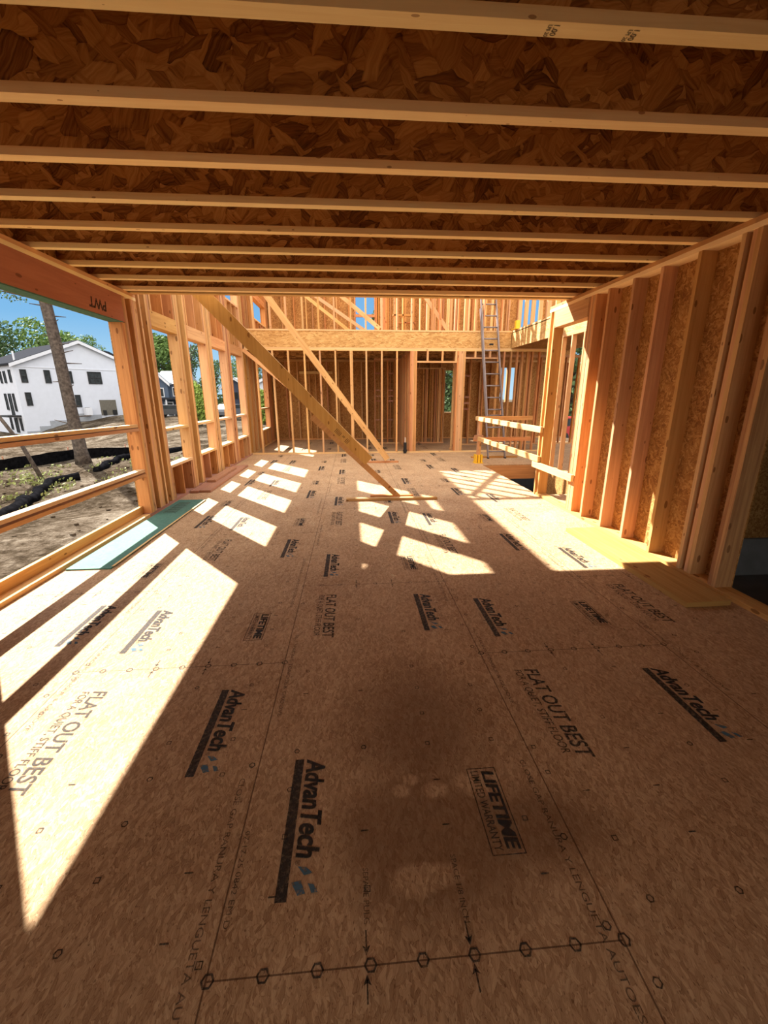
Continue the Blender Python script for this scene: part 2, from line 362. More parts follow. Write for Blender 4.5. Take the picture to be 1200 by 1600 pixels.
# printed marks -------------------------------------------------------
def text_mesh(s, size, offset=0, shear=0, align='LEFT'):
    c = bpy.data.curves.new('txt', 'FONT'); c.body = s; c.size = size; c.offset = offset; c.shear = shear; c.align_x = align; c.resolution_u = 3
    o = bpy.data.objects.new('txt', c); COL.objects.link(o)
    bpy.context.view_layer.update()
    me = bpy.data.meshes.new_from_object(o.evaluated_get(bpy.context.evaluated_depsgraph_get()))
    bpy.data.objects.remove(o); bpy.data.curves.remove(c)
    vs = [tuple(v.co) for v in me.vertices]; fs = [tuple(p.vertices) for p in me.polygons]
    bpy.data.meshes.remove(me); return vs, fs
def fit(tm, width=None, height=None):
    vs, fs = tm; x0 = min(v[0] for v in vs); x1 = max(v[0] for v in vs)
    y1 = max(v[1] for v in vs)
    sx = width/(x1-x0) if width else 1; sy_ = height/y1 if height else sx
    return [((v[0]-x0)*sx, v[1]*sy_, 0) for v in vs], fs
def join(*parts):
    V, F_ = [], []
    for (vs, fs), (ox, oy, *oz) in parts:
        i = len(V); V += [(v[0]+ox, v[1]+oy, oz[0] if oz else 0) for v in vs]; F_ += [tuple(k+i for k in f) for f in fs]
    return V, F_
def rect(x0, y0, x1, y1): return [(x0, y0, 0), (x1, y0, 0), (x1, y1, 0), (x0, y1, 0)], [(0, 1, 2, 3)]
def print_mesh(name, tm, m):
    me = bpy.data.meshes.new(name); me.from_pydata(tm[0], [], tm[1]); me.update(); me.materials.append(m); return me
Z_ = (0, 0)
logo = print_mesh('printed_logo', join(*[(fit(text_mesh('AdvanTech', 1, .028, .22), .418, .08), (dx_, .012, dz_)) for dx_, dz_ in ((0, 0), (.003, .0002))], (rect(0, -.042, .55, -.004), Z_), (fit(text_mesh('®', 1), .018), (.424, .01))), M['ink'])
sw = print_mesh('swoosh', ([(.445, .02, 0), (.475, .045, 0), (.47, .075, 0), (.45, .05, 0), (.495, .005, 0), (.535, .03, 0), (.53, .055, 0), (.49, .035, 0), (.50, .06, 0), (.53, .075, 0), (.528, .095, 0), (.505, .08, 0)], [(0, 1, 2, 3), (4, 5, 6, 7), (8, 9, 10, 11)]), M['inkblue'])
slog = print_mesh('printed_slogan', join((fit(text_mesh('FLAT OUT BEST', 1, .016, .12), .63, .078), (0, .01)), (fit(text_mesh('FOR A QUIET, STIFF FLOOR', 1, .0, .1), .60, .042), (0, -.052))), M['ink'])
fr = [(rect(0, 0, .36, .004), Z_), (rect(0, .121, .36, .125), Z_), (rect(0, .004, .004, .121), Z_), (rect(.356, .004, .36, .121), Z_)]
warr = print_mesh('printed_warranty_box', join(*[(fit(text_mesh('LIFETIME', 1, .03, .1), .325, .05), (.015+d_, .062, z_)) for d_, z_ in ((0, 0), (.004, .0002))], (fit(text_mesh('LIMITED WARRANTY', 1, .005), .33, .032), (.015, .015)), *fr), M['ink'])
def put(me, x, y, parent=floor, z=.0015, dz=0):
    o = link(me.name, me, parent)
    # reading direction -Y, letter tops towards +X
    o.matrix_basis = Matrix(((0, 1, 0, x), (-1, 0, 0, y), (0, 0, 1, z), (0, 0, 0, 1)))
    ROOT[o.name] = Vector((0, 0, 0)); return o
cnt = 0
for k in range(-2, 4):
    x0 = -.4417+1.2192*k
    for j in range(-1, 6):
        S = .803+2.51*j+(1.447 if k % 2 else 0)
        for me, dx, dy in ((slog, .20, -.18), (logo, .20, .725), (warr, .905, .62), (logo, .955, -.225)):
            x, y = x0+dx, S+dy
            if x > 2.8 or x < XL+.1 or y-.55 < .45 or y > 15.2: continue
            if x > 2.4 and y > 5: continue
            if y > 11.6 and (y-.5 < 11.8): continue
            o = put(me, x, y); cnt += 1
            if me is logo:
                s2 = link('swoosh', sw, o); s2.matrix_parent_inverse = Matrix.Identity(4); s2.location = (0, 0, .0003)
# seam lettering, nail circles, arrows and spacing marks (innumerable small print)
mk = MB(); mkl = MB()
def ring(cx, cyy, r, n=6, w=.006, rot=0., mb=None):
    mb = mb or mk
    for a in range(n):
        a0, a1 = 2*math.pi*a/n+rot, 2*math.pi*(a+1)/n+rot
        P = [(cx+math.cos(t)*q, cyy+math.sin(t)*q, .0017) for t, q in ((a0, r-w/2), (a0, r+w/2), (a1, r+w/2), (a1, r-w/2))]
        mb.quad(P, [(0, 0)]*4)
def dash(cx, cyy, lx_, ly_): mk.quad([(cx-lx_/2, cyy-ly_/2, .0017), (cx+lx_/2, cyy-ly_/2, .0017), (cx+lx_/2, cyy+ly_/2, .0017), (cx-lx_/2, cyy+ly_/2, .0017)], [(0, 0)]*4)
def arrow(x, y, d):
    dash(x, y, .004, .05); mk.quad([(x-.012, y+d*.012, .0017), (x, y+d*.036, .0017), (x+.012, y+d*.012, .0017), (x, y+d*.018, .0017)][::d], [(0, 0)]*4)
for k in range(-2, 4):
    x0 = -.4417+1.2192*k
    for j in range(-1, 6):
        S = .803+2.51*j+(1.447 if k % 2 else 0)
        if S < 15:
            for i in range(9): ring(x0+.005+.152*i, S, .0165, 6, .006 if j < 1 else .004)
            if j < 3:
                for xx in (x0+.45, x0+.758): arrow(xx, S+.058, -1); arrow(xx, S-.055, 1)
        for i in range(1, 13):     # marks across the sheet, every 16 and 19.2 inches
            yy = S+.19*i+.003*i
            if yy > 8.6: break
            for ix in range(4):
                xx = x0+.155+.305*ix+random.uniform(-.006, .006)
                r_ = random.random()
                if r_ < .30: ring(xx, yy, .012, 4, .0045, math.pi/4)
                elif r_ < .50: ring(xx, yy, .011, 6, .0045)
                elif r_ < .72: dash(xx, yy, .028, .005)
    for i in range(60):
        yy = .3+.135*i
        if yy > 8: break
        r_ = random.random()
        if r_ < .35: ring(x0+random.choice((-.03, .035, .03)), yy, .012, random.choice((4, 6)), .0045, .78)
def clipmb(mb, inside):
    f2, uv2, k = [], [], 0
    for f in mb.f:
        n = len(f); c_ = mb.v[f[0]]
        if inside(c_): f2.append(f); uv2 += mb.uv[k:k+n]
        k += n
    mb.f, mb.uv = f2, uv2
ok = lambda v: XL+.05 < v[0] < 2.85 and .2 < v[1] < 11.6
clipmb(mk, ok)
mk.build('nailing_marks', M['ink'], floor)['kind'] = 'stuff'
V, F_ = [], []
for s, w in (('CLOSE GAP', .26), ('RANURA Y LENGUETA AUTOESPACIADO', .78), ('07-17-25 0842 EM D', .42), ('TONGUE & GROOVE AUTO-SPACED', .66), ('SELF-SPACING EDGE - DO NOT CLOSE GAP', .8)):
    pass
def seam_text(s, w, h, x, y):
    vs, fs = fit(text_mesh(s, 1), w, h); i = len(V)
    V.extend([(x+v[1], y-v[0], .0016) for v in vs]); F_.extend([tuple(t+i for t in f) for f in fs])
for k in range(-1, 3):
    x0 = -.4417+1.2192*k
    for y in (1.35, 3.85, 6.4):
        seam_text('CLOSE GAP RANURA Y LENGUETA AUTOESPACIADO', 1.0, .022, x0-.065, y+.1)
        seam_text('SELF-SPACING TONGUE & GROOVE', .75, .020, x0+.03, y+1.2)
seam_text('07-17-25 0842 EM D', .30, .018, x0-1.2192*2+.012, 1.22)
seam_text('SPACE 1/8 INCH', .20, .018, -.4417+.755, 1.08); seam_text('SEPARE PULG', .16, .018, -.4417+.445, 1.06)
V2 = [(v[0], v[1], v[2]) for v in V]
link('seam_lettering', print_mesh('seam_lettering', (V2, F_), M['inklight']), floor)['kind'] = 'stuff'

# ------------------------------------------------------------------ ceiling joists
names = ['just above the camera, first with a stamped mark', 'second out from the camera', 'third out from the camera', 'fourth out from the camera', 'fifth out from the camera', 'sixth out from the camera', 'seventh out from the camera', 'eighth out from the camera', 'ninth out, next to the open ceiling edge']
ceil = struct('ceiling', 'underside of the upper floor deck')
q = MB(); q.box(-2.864, 8.0, -3.0, 6.06, 3.171, 3.193, 'x'); q.build('floor_deck', M['web'], ceil)
for (xa, xb) in ((-2.864, -2.835), (3.06, 3.09)):
    bx('rim_board', M['web'], ceil, xa, xb, -3.0, 6.06, H, 3.17, 'y')
for k in range(-8, 10):
    far = 1.848+(k-1)*.503; near = far-.066; mid = (far+near)/2
    lab = ('wooden I-joist overhead with OSB web, '+names[k-1]) if k >= 1 else None
    if k >= 1: root = thing('ceiling_joist', lab, 'joist', (.1, mid, H), 'I-joists over the room')
    else: root = ceil
    x0, x1 = -2.834, 3.059
    bx('bottom_flange' if k >= 1 else 'joist_flange', M['flange'], root, x0, x1, near, far, H, H+.041, 'x')
    bx('top_flange' if k >= 1 else 'joist_flange', M['flange'], root, x0, x1, near, far, H+.326, H+.367, 'x')
    bx('web' if k >= 1 else 'joist_web', M['web'], root, x0, x1, mid-.006, mid+.006, H+.041, H+.326, 'x')
    if k == 1:
        tm = join((fit(text_mesh('1.00', 1, .02), .045), Z_), (fit(text_mesh('LPI 20', 1, .02), .05), (0, -.02)))
        for xx in (.73, 1.02):
            me = print_mesh('stamp', tm, M['ink']); o = link('stamp', me, root); o.matrix_parent_inverse = Matrix.Identity(4)
            o.matrix_basis = Matrix(((0, 1, 0, xx-.1), (1, 0, 0, -.02), (0, 0, -1, -.0012), (0, 0, 0, 1)))
e = thing('edge_joist', 'doubled lumber joist closing the open edge of the ceiling', 'joist', (.1, 6.0, H))
bx('ply', M['pale'], e, -2.834, 3.059, 5.975, 6.015, H, H+.367, 'x'); bx('ply', M['pale'], e, -2.834, 3.059, 6.0155, 6.055, H, H+.367, 'x')

# ------------------------------------------------------------------ wall helper
def rects_minus(a0, a1, b0, b1, holes):
    A = sorted({a0, a1, *[min(max(h[i], a0), a1) for h in holes for i in (0, 1)]}); B = sorted({b0, b1, *[min(max(h[i], b0), b1) for h in holes for i in (2, 3)]})
    o = []
    for i in range(len(A)-1):
        run = None
        for j in range(len(B)-1):
            ca, cb = (A[i]+A[i+1])/2, (B[j]+B[j+1])/2
            hole = any(h[0] < ca < h[1] and h[2] < cb < h[3] for h in holes)
            if not hole and run is None: run = B[j]
            if hole and run is not None: o.append((A[i], A[i+1], run, B[j])); run = None
        if run is not None: o.append((A[i], A[i+1], run, B[-1]))
    return o
class Wall:
    """along='y': wall in plane X, p = inner face coordinate, d = signed thickness"""
    def __init__(s, name, along, p, d, m=None, label=None):
        s.r = struct(name, label); s.al = along; s.p0, s.p1 = min(p, p+d), max(p, p+d); s.m = m or M['lumber']
    def b(s, name, a0, a1, z0, z1, m=None, p0=None, p1=None, ax=None):
        p0 = s.p0 if p0 is None else p0; p1 = s.p1 if p1 is None else p1
        m = m or s.m
        if s.al == 'y': return bx(name, m, s.r, p0, p1, a0, a1, z0, z1, ax)
        return bx(name, m, s.r, a0, a1, p0, p1, z0, z1, ax)
    def pack(s, a0, a1, z0, z1, name='stud', m=None, jit=.004):
        n = max(1, round((a1-a0)/T)); w = (a1-a0)/n
        for i in range(n):
            j = random.uniform(0, jit)
            mm = m or random.choice((s.m, s.m, M['fir']))
            s.b(name, a0+i*w+.0006, a0+(i+1)*w-.0006, z0, z1, mm, s.p0+(j if s.al == 'y' and s.p0 > 0 else 0), s.p1-(j if s.al == 'y' and s.p0 < 0 else 0))
    def sheet(s, a0, a1, z0, z1, holes, p0, p1, m):
        q = MB()
        for (a, b_, c_, d_) in rects_minus(a0, a1, z0, z1, holes):
            if s.al == 'y': q.box(p0, p1, a, b_, c_, d_, 'z' if d_-c_ > b_-a else 'y')
            else: q.box(a, b_, p0, p1, c_, d_, 'z' if d_-c_ > b_-a else 'x')
        return q.build('sheathing', m, s.r)

# ------------------------------------------------------------------ left wall
wl = Wall('wall_left', 'y', XL, -W6, label='tall framed wall with window openings on the left')
wins = [(6.465, 7.35), (7.80, 8.70), (9.06, 10.0), (10.39, 11.43)]
zs, zh = .555, 2.50; us, uh = 3.66, 5.38
BO = (3.07, 5.655)
holes = [(a, b_, zs, zh) for a, b_ in wins]+[(a, b_, us, uh) for a, b_ in wins]+[(13.15, 14.60, .53, 2.40), (13.2, 15.0, 3.7, 4.26), (BO[0], BO[1], .0, 2.42)]
wl.sheet(-3.0, 6.1, -.35, 3.17, holes, -2.876, -2.8645, M['osb']); wl.sheet(6.1, 15.6, -.35, TT, holes, -2.876, -2.8645, M['osb'])
# low part below the ceiling
wl.b('bottom_plate', -3.0, 3.03, .0, T, M['lumber']); wl.b('bottom_plate', 3.031, 5.61, .0, T, M['lumber']); wl.b('bottom_plate', BO[1]-.04, 11.67, 0, T, M['old'])
wl.b('bottom_plate', 11.76, 15.5, 0, T)
wl.b('top_plate', -3.0, 6.1, 2.766, H); wl.b('top_plate', -3.0, 6.1, 2.728, 2.7655, M['flange'])
for y in (-2.98, -2.55, -2.13, -1.7, -1.28, -.85, -.43, 0, .42, .84, 1.26, 1.68, 2.1, 2.5): wl.b('stud', y, y+T, T, 2.728)
wl.pack(2.87, 3.03, T, 2.728)
# header beam over the big opening
hb = wl.b('header', 2.95, 5.735, 2.43, 2.727, M['lvl'])
wl.b('header_strip', 2.95, 5.70, 2.418, 2.4295, M['green'])
tm = fit(text_mesh('PWT', 1, .03, .15), .34, .105)
o = link('stamp', print_mesh('stamp', tm, M['ink']), wl.r)
o.matrix_basis = Matrix(((0, 0, 1, XL+.0015), (-1, 0, 0, 5.37), (0, -1, 0, 2.58), (0, 0, 0, 1)))
for i in range(2): wl.b('trimmer', 5.656+i*.04, 5.695+i*.04, T, 2.418, M['fir'] if i == 0 else None)
wl.b('stud', 5.737, 5.776, T, 2.728); wl.b('stud', 5.778, 5.817, T, 2.728)
wl.pack(5.94, 6.10, T, 2.728); wl.b('stud', 6.17, 6.209, T, TT-.077, M['pale'])
# tall part
packs = [(6.345, 6.465), (7.35, 7.51), (7.70, 7.80), (8.70, 8.86), (8.90, 9.06), (10.0, 10.16), (10.24, 10.39), (11.43, 11.59)]
for a, b_ in packs: wl.pack(a, b_, T, TT-.077)
wl.b('top_plate', 6.105, 15.5, TT-.0385, TT); wl.b('top_plate', 6.105, 15.5, TT-.077, TT-.039)
for a, b_ in wins:
    for (s_, h_, base) in ((zs, zh, T), (us, uh, None)):
        wl.b('sill_plate', a, b_, s_-.04, s_, M['pale'])
        hh = .20 if base is not None else .24
        wl.b('header', a, b_, h_, h_+hh, M['fir'] if a > 10 else M['lumber'], ax='y')
        if base is not None:
            for t_ in (.0, .38, .78):
                if a+t_+T < b_-.02: wl.b('cripple_stud', a+t_+.001, a+t_+T, T, s_-.0405, M['fir'])
            wl.b('cripple_stud', b_-T, b_-.001, T, s_-.0405, M['fir'])
            for t_ in (.03, .42, .80):
                if a+t_+T < b_: wl.b('cripple_stud', a+t_, a+t_+T, h_+hh+.0005, us-.0405, M['fir'] if t_ > .1 else None)
            wl.b('cross_rail', a, b_, 1.06, 1.10, M['pale'])
        else:
            for t_ in (.03, .42): wl.b('cripple_stud', a+t_, a+t_+T, h_+hh+.0005, TT-.0775)
# room behind the partition
for y in (11.78, 12.05, 12.2, 12.45, 12.62, 12.86, 13.02, 13.06, 13.105, 14.61, 14.65, 15.02, 15.06, 15.3):
    wl.b('stud', y, y+T, T, 2.70, M['fir'] if random.random() < .6 else None)
    if not 13.2 < y < 15.0: wl.b('stud', y, y+T, 3.175, TT-.0775, M['fir'] if random.random() < .7 else None)
for y in (13.35, 13.75, 14.15, 14.5):
    wl.b('cripple_stud', y, y+T, T, .4895, M['fir']); wl.b('cripple_stud', y, y+T, 3.175, 3.66, M['fir'])
    wl.b('cripple_stud', y, y+T, 4.4205, TT-.0775, M['fir'])
wl.b('sill_plate', 13.15, 14.60, .49, .53, M['pale']); wl.b('cross_rail', 13.15, 14.60, 1.14, 1.18); wl.b('header', 13.15, 14.60, 2.40, 2.70)
wl.b('sill_plate', 13.2, 15.0, 3.661, 3.70, M['pale']); wl.b('header', 13.2, 15.0, 4.26, 4.42, M['fir'])
wl.b('top_plate', 11.76, 15.5, 2.70, 2.755); wl.b('rim_board', 11.76, 15.5, 2.756, 3.17, M['rim'], -2.864, -2.83)
# stud pack filler below the loft level between pack and partition
wl.b('foundation_wall', -3.0, 15.6, -2.9, -.3505, M['concrete'], -2.90, -2.70, ax='y')

# guard rails of the big opening
gr = thing('guard_rail', 'doubled lumber guard rails across the big left opening', 'railing', (-2.79, 4.36, 0))
for z, dz, gp in ((1.132, .055, .045), (.545, .01, .056)):
    for k in range(2):
        q = MB(); q.obox((-2.81+.012*(1-k), 3.032, z+k*gp+dz), (0, 2.62, -dz), (.09, 0, 0), (0, 0, .0365)); q.build('rail', M['lumber'] if k == 0 else M['pale'], gr)
bx('low_rail', M['lumber'], gr, -2.862, -2.824, 3.032, 5.653, .0395, .14)

# ------------------------------------------------------------------ right wall
wr = Wall('wall_right', 'y', XR, W6, label='framed wall with OSB behind its studs on the right')
wr.b('bottom_plate', -3.0, 1.0, 0, T); wr.b('bottom_plate', 1.0, 6.42, 0, T, M['lumber'])
wr.b('top_plate', -3.0, 6.52, 2.766, H); wr.b('top_plate', -3.0, 6.52, 2.728, 2.7655, M['flange'])
for far in (3.772, 4.215, 4.625, 5.06): wr.b('stud', far-T, far, T, 2.728, M['lumber'])
wr.pack(3.325, 3.364, T, 2.728, m=M['pale']); wr.pack(3.20, 3.285, T, 2.728, jit=.02)
wr.b('stud', 3.02, 3.11, T, 2.728, M['fir'], 3.05, 3.09); wr.pack(2.935, 3.012, T, 2.728, m=M['shadefir'])
wr.pack(5.29, 5.45, T, 2.728, jit=.012)
wr.pack(6.34, 6.379, -.30, 2.728, m=M['lumber']); wr.pack(6.46, 6.50, -.30, 2.728, m=M['fir'])
wr.b('header', 5.452, 6.338, 2.50, 2.727, M['lumber'], ax='y')
for y in (-3, -2.5, -2, -1.5, -1, -.5, 0, .5, .95): wr.b('stud', y, y+T, T, 2.728)
wr.b('header', 1.0, 2.934, 2.45, 2.727, M['lvl'], ax='y')
wr.sheet(-3, 5.45, -.3, H, [(1.0, 2.935, -1, 2.45)], 3.0945, 3.106, M['osb'])
# wall of the stair on the far side
ws = Wall('wall_stair', 'y', 4.30, W4, label='stud wall on the far side of the stair opening')
ws.b('top_plate', 4.6, 9.3, 2.72, 2.755); ws.b('top_plate', 4.6, 9.3, 2.683, 2.7195)
for y in (4.7, 5.1, 5.5, 5.92, 6.33, 6.75, 7.15, 7.35, 7.75, 7.95, 8.4, 8.8, 9.0, 9.2): ws.b('stud', y, y+T, .041, 2.683)
ws.b('bottom_plate', 4.6, 9.3, .001, T+.001)
ws.b('rim_board', 5.9, 11.66, 2.756, 3.15, M['rim'], 4.30, 4.34); ws.b('stair_sheathing', 6.42, 9.43, -2.4, -.024, M['osb'], 4.285, 4.299, ax='y')
ws.b('upper_plate', 5.9, 11.66, 3.151, 3.19)
for k, y in enumerate([6.3+.42*i for i in range(13)]): ws.b('upper_stud', y, y+T, 3.191, TT-.077)
ws.b('upper_plate', 5.9, 11.66, TT-.076, TT)

# ------------------------------------------------------------------ partition at the back, loft above it
YB = 11.67
wb = Wall('wall_partition', 'x', YB, W4, label='open stud partition at the back under the loft edge')
wb.b('bottom_plate', -2.71, 5.6, .001, T, M['pale'])
wb.b('top_plate', -2.71, 5.6, 2.719, 2.756, M['pale']); wb.b('top_plate', -2.71, 5.6, 2.681, 2.7185, M['pale'])
for x in (-2.45, -2.03, -1.63, -1.212, -.81, -.41, .40, .81, 1.213): wb.b('stud', x, x+.042, T+.0005, 2.6805)
wb.b('stud', -.012, .026, T+.0005, 2.6805); wb.b('stud', .027, .066, T+.0005, 2.6805)
wb.pack(1.585, 1.77, T+.0005, 2.6805, jit=0); wb.pack(2.85, 3.08, T+.0005, 2.6805, jit=0)
for x in (3.95, 4.12, 4.31, 4.48, 4.62, 4.76, 4.80, 4.90, 5.1, 5.5): wb.b('stud', x, x+T, T+.0005, 2.6805, M['fir'])
wb.b('door_header', 1.771, 2.849, 2.39, 2.43); wb.b('door_header', 3.081, 3.949, 2.49, 2.53)
for x in (2.03, 2.43, 2.80): wb.b('cripple_stud', x, x+.045, 2.4305, 2.6805)
for x in (3.32, 3.72): wb.b('cripple_stud', x, x+.045, 2.5305, 2.6805)
# loft edge
wb.b('rim_board', -2.71, 4.29, 2.757, 3.13, M['rim'], YB, YB+.032, ax='x')
wb.b('upper_plate', -2.71, 4.29, 3.1525, 3.19, M['pale']); wb.b('upper_plate', -2.71, 2.0, TT-.077, TT)
for i, x in enumerate([-2.45, -2.03, -1.63, -1.212, -.81, -.41, .01, .40, .81, 1.213, 1.6]): wb.b('upper_stud', x, x+.04, 3.1905, TT-.0775)
for x in (2.15, 2.35, 2.62, 2.74, 3.0, 3.3, 3.5): wb.b('upper_stud', x, x+.04, 3.1905, TT-.3, M['fir'])
loft = struct('floor_loft', 'upper floor deck beyond the open ceiling')
q = MB()
q.box(-2.71, 4.29, YB, 15.5, 3.131, 3.152, 'x'); q.box(4.30, 8.0, 5.9, 15.5, 3.131, 3.1505, 'x'); q.build('loft_deck', M['osb'], loft)
q = MB()
for k in range(8): q.box(-2.82, 4.28, YB+.45*k+.3, YB+.45*k+.35, 2.757, 3.13)
q.build('loft_joists', M['web'], loft)['kind'] = 'stuff'

# back wall of the rear rooms
we = Wall('wall_back', 'x', 15.5, W4, label='sheathed exterior wall behind the rear rooms')
hb_ = [(.22, .85, 3.0+.19, 4.80), (3.30, 3.75, .95, 2.40), (5.45, 5.95, 1.3, 2.50), (5.95, 6.7, 3.5, 4.9)]
we.sheet(-2.86, 8.0, -.35, TT, hb_, 15.592, 15.604, M['osb'])
we.b('bottom_plate', -2.7, 8, 0, T); we.b('top_plate', -2.7, 8, 2.68, 2.756); we.b('top_plate', -2.7, 8, TT-.077, TT); we.b('upper_plate', -2.7, 8, 3.153, 3.19)
def inhole(x, z): return any(h[0]-.01 < x+.02 < h[1]+.01 and h[2] < z < h[3] for h in hb_)
x = -2.68; i = 0
while x < 7.9:
    if not inhole(x, 1.6): we.b('stud', x, x+T, T+.0005, 2.6795, M['fir'] if i % 2 else None)
    if not inhole(x, 4.2): we.b('upper_stud', x, x+T, 3.1905, TT-.0775, M['fir'] if i % 3 else None)
    x += .21 if (i % 5 == 3) else .405; i += 1
we.b('sill_plate', 3.30, 3.75, .91, .95, M['pale']); we.b('mullion', .53, .565, 3.19, 4.8, M['pale']); we.b('cross_rail', .2, .87, 4.12, 4.2, M['fir'])
we.b('mullion', 5.64, 5.73, 1.3, 2.5, M['fir'])
for x in (.17, .87, .91): we.b('upper_stud', x, x+.036, 3.1905, TT-.0775, M['fir'])
o = bx('spare_board', M['pale'], None, -1.78, -.63, 15.455, 15.4995, 2.27, 2.36, 'x'); recenter(o); tag(o, 'short pale board nailed level across the back wall studs', 'board')

# inner partitions running back and hall walls
for nm, x, y1, lab in (('wall_inner', 1.60, 15.4, 'close-studded partition running back beside the left doorway'), ('wall_hall', 2.88, 12.35, 'close-studded partition between the two doorways')):
    w = Wall(nm, 'y', x, W4, label=lab)
    w.b('bottom_plate', YB+.095, y1, 0, T); w.b('top_plate', YB+.095, y1, 2.68, 2.756)
    y = YB+.10; i = 0
    while y < y1-.05:
        w.b('stud', y, y+T, T+.0005, 2.6795, random.choice((M['fir'], M['lumber']))); y += (.041, .16, .25, .12)[i % 4]; i += 1
wh = Wall('wall_closet', 'x', 14.0, W4, label='short wall with rows of blocking behind the partition studs')
wh.b('bottom_plate', .75, 1.59, 0, T); wh.b('top_plate', .75, 1.59, 2.62, 2.68)
for x in (.75, .95, 1.16, 1.38, 1.55): wh.b('stud', x, x+T, T+.0005, 2.6195, M['fir'])
for x in (.79, 1.199):
    for z in (.75, 1.35, 1.5, 1.68, 2.2): wh.b('blocking', x+.0005, x+.16, z, z+.05, M['old'])
wc = Wall('wall_corridor', 'x', 13.98, W4, label='corridor wall seen through the left doorway')
wc.b('bottom_plate', 1.70, 3.06, 0, T); wc.b('top_plate', 1.70, 3.06, 2.36, 2.40)
for x in (1.70, 1.86, 2.32, 2.40, 2.45, 2.62, 2.72, 2.78, 2.84, 2.88, 2.96, 3.01): wc.b('stud', x, x+T, T+.0005, 2.3595, random.choice((M['fir'], M['lumber'])))
wc.sheet(1.74, 2.3, T, 2.36, [], 14.08, 14.092, M['osb'])
wf = Wall('wall_rear_right', 'x', 13.4, W4, label='bare stud wall in the rear room behind the ladder')
wf.b('bottom_plate', 3.3, 8, 0, T); wf.b('top_plate', 3.3, 8, 2.68, 2.756)
x = 3.3
while x < 7.9:
    wf.b('stud', x, x+T, T+.0005, 2.6795, M['fir']); x += random.choice((.405, .41, .2))
for z in (1.1, 1.28, 1.46, 2.1): wf.b('blocking', 3.345, 3.7, z, z+.06, M['old'])
# loft partitions
for nm, y, xa, xb, lab in (('wall_loft_front', 13.0, .95, 4.1, 'nearer bare stud partition standing on the loft'), ('wall_loft_rear', 14.3, 1.2, 7.6, 'farther bare stud partition standing on the loft')):
    w = Wall(nm, 'x', y, W4, label=lab)
    w.b('bottom_plate', xa, xb, 3.153, 3.19); w.b('top_plate', xa, xb, TT-.077, TT)
    x = xa; i = 0
    while x < xb-.05:
        if not (5.3 < x < 5.95): w.b('stud', x, x+T, 3.1905, TT-.0775, random.choice((M['fir'], M['lumber'], M['pale'])))
        x += random.choice((.041, .2, .25, .30)); i += 1
    w.b('blocking', xa+.3, xa+.9, 3.75, 3.79, M['fir'])
wz = struct('wall_rear', 'unseen wall behind the viewer with openings added to let light in'); 
q = MB()
for (a_, b_, c_, d_) in rects_minus(-2.88, 8.0, -.3, 3.17, [(-2.3, 1.6, 0, 2.5), (6.6, 7.4, -.62, 1.4)]): q.box(a_, b_, -3.012, -3.0, c_, d_, 'x')  # openings added out of view so more light reaches the interior
q.build('sheathing', M['osb'], wz)
for k in range(14):
    x = -2.6+.41*k
    if not -2.35 < x < 1.65: bx('stud', M['lumber'], wz, x, x+T, -2.999, -2.86, 0, 2.80)
bx('header', M['lumber'], wz, -2.34, 1.64, -2.999, -2.86, 2.5, 2.75, 'x')

# garage side room
ga = struct('wall_garage', 'OSB wall on a concrete curb in the dark side room')
bx('sheathing', M['osb'], ga, 3.11, 8.0, 4.53, 4.545, -.14, 3.17, 'x'); bx('curb', M['concrete'], ga, 3.11, 8.0, 4.50, 4.59, -.9, -.1405, 'x')
bx('sheathing', M['osb'], ga, 7.99, 8.0, -3, 4.52, -.62, 3.17, 'y')
g2 = struct('floor_garage', 'dark low floor of the side room'); bx('slab', M['concrete'], g2, 3.11, 7.99, -3, 4.49, -.75, -.62, 'y')
g3 = struct('floor_basement', 'basement slab below the stair opening'); bx('slab', M['concrete'], g3, -2.69, 8.0, -3, 15.6, -2.9, -2.8, 'y')
bx('basement_wall', M['concrete'], g3, -2.69, 8.0, 15.4, 15.6, -2.8, -.4, 'x'); bx('basement_wall', M['concrete'], g3, 7.9, 8.0, -3, 15.4, -2.8, -.4, 'y'); bx('basement_wall', M['concrete'], g3, -2.69, 3.1, -3, -2.9, -2.8, -.4, 'x')

# ------------------------------------------------------------------ stair guard rails
sg = thing('stair_guard_rail', 'pale timber guard rail round the stair opening with yellow post foot', 'railing', (2.99, 9.72, 0))
q = MB(); q.obox((2.905, 6.36, 1.0), (0, 3.50, -.012), (.04, 0, 0), (0, 0, .09)); q.build('rail', M['pale'], sg)
q = MB(); q.obox((2.905, 6.36, .545), (0, 3.25, -.005), (.04, 0, 0), (0, 0, .09)); q.build('rail', M['pale'], sg)
bx('cross_rail', M['fir'], sg, 2.95, 4.28, 9.84, 9.88, .985, 1.08, 'x'); bx('cross_rail', M['fir'], sg, 2.88, 4.28, 9.84, 9.88, .50, .59, 'x')
bx('post', M['lumber'], sg, 2.947, 2.985, 9.70, 9.79, .02, 1.05); bx('post', M['lumber'], sg, 2.987, 3.026, 9.70, 9.79, .02, 1.05)
q = MB(); q.box(2.90, 2.943, 9.67, 9.82, 0, .20); q.box(3.03, 3.073, 9.67, 9.82, 0, .20); q.box(2.88, 3.09, 9.64, 9.85, 0, .015); q.box(2.96, 3.01, 9.655, 9.697, 0, .20); q.build('post_foot', M['yellow'], sg)
bx('short_block', M['old'], sg, 2.84, 3.05, 9.64, 9.68, .56, .66, 'x')
dr = thing('doorway_rail', 'single pale board nailed low across the right doorway', 'railing', (2.92, 5.9, .5))
q = MB(); q.obox((2.905, 5.30, .445), (0, 1.26, .0), (.04, 0, 0), (0, 0, .09)); q.build('rail', M['pale'], dr)
lb = thing('loft_bracket', 'yellow steel rail bracket on the loft edge corner', 'bracket', (4.28, 11.4, 3.19))
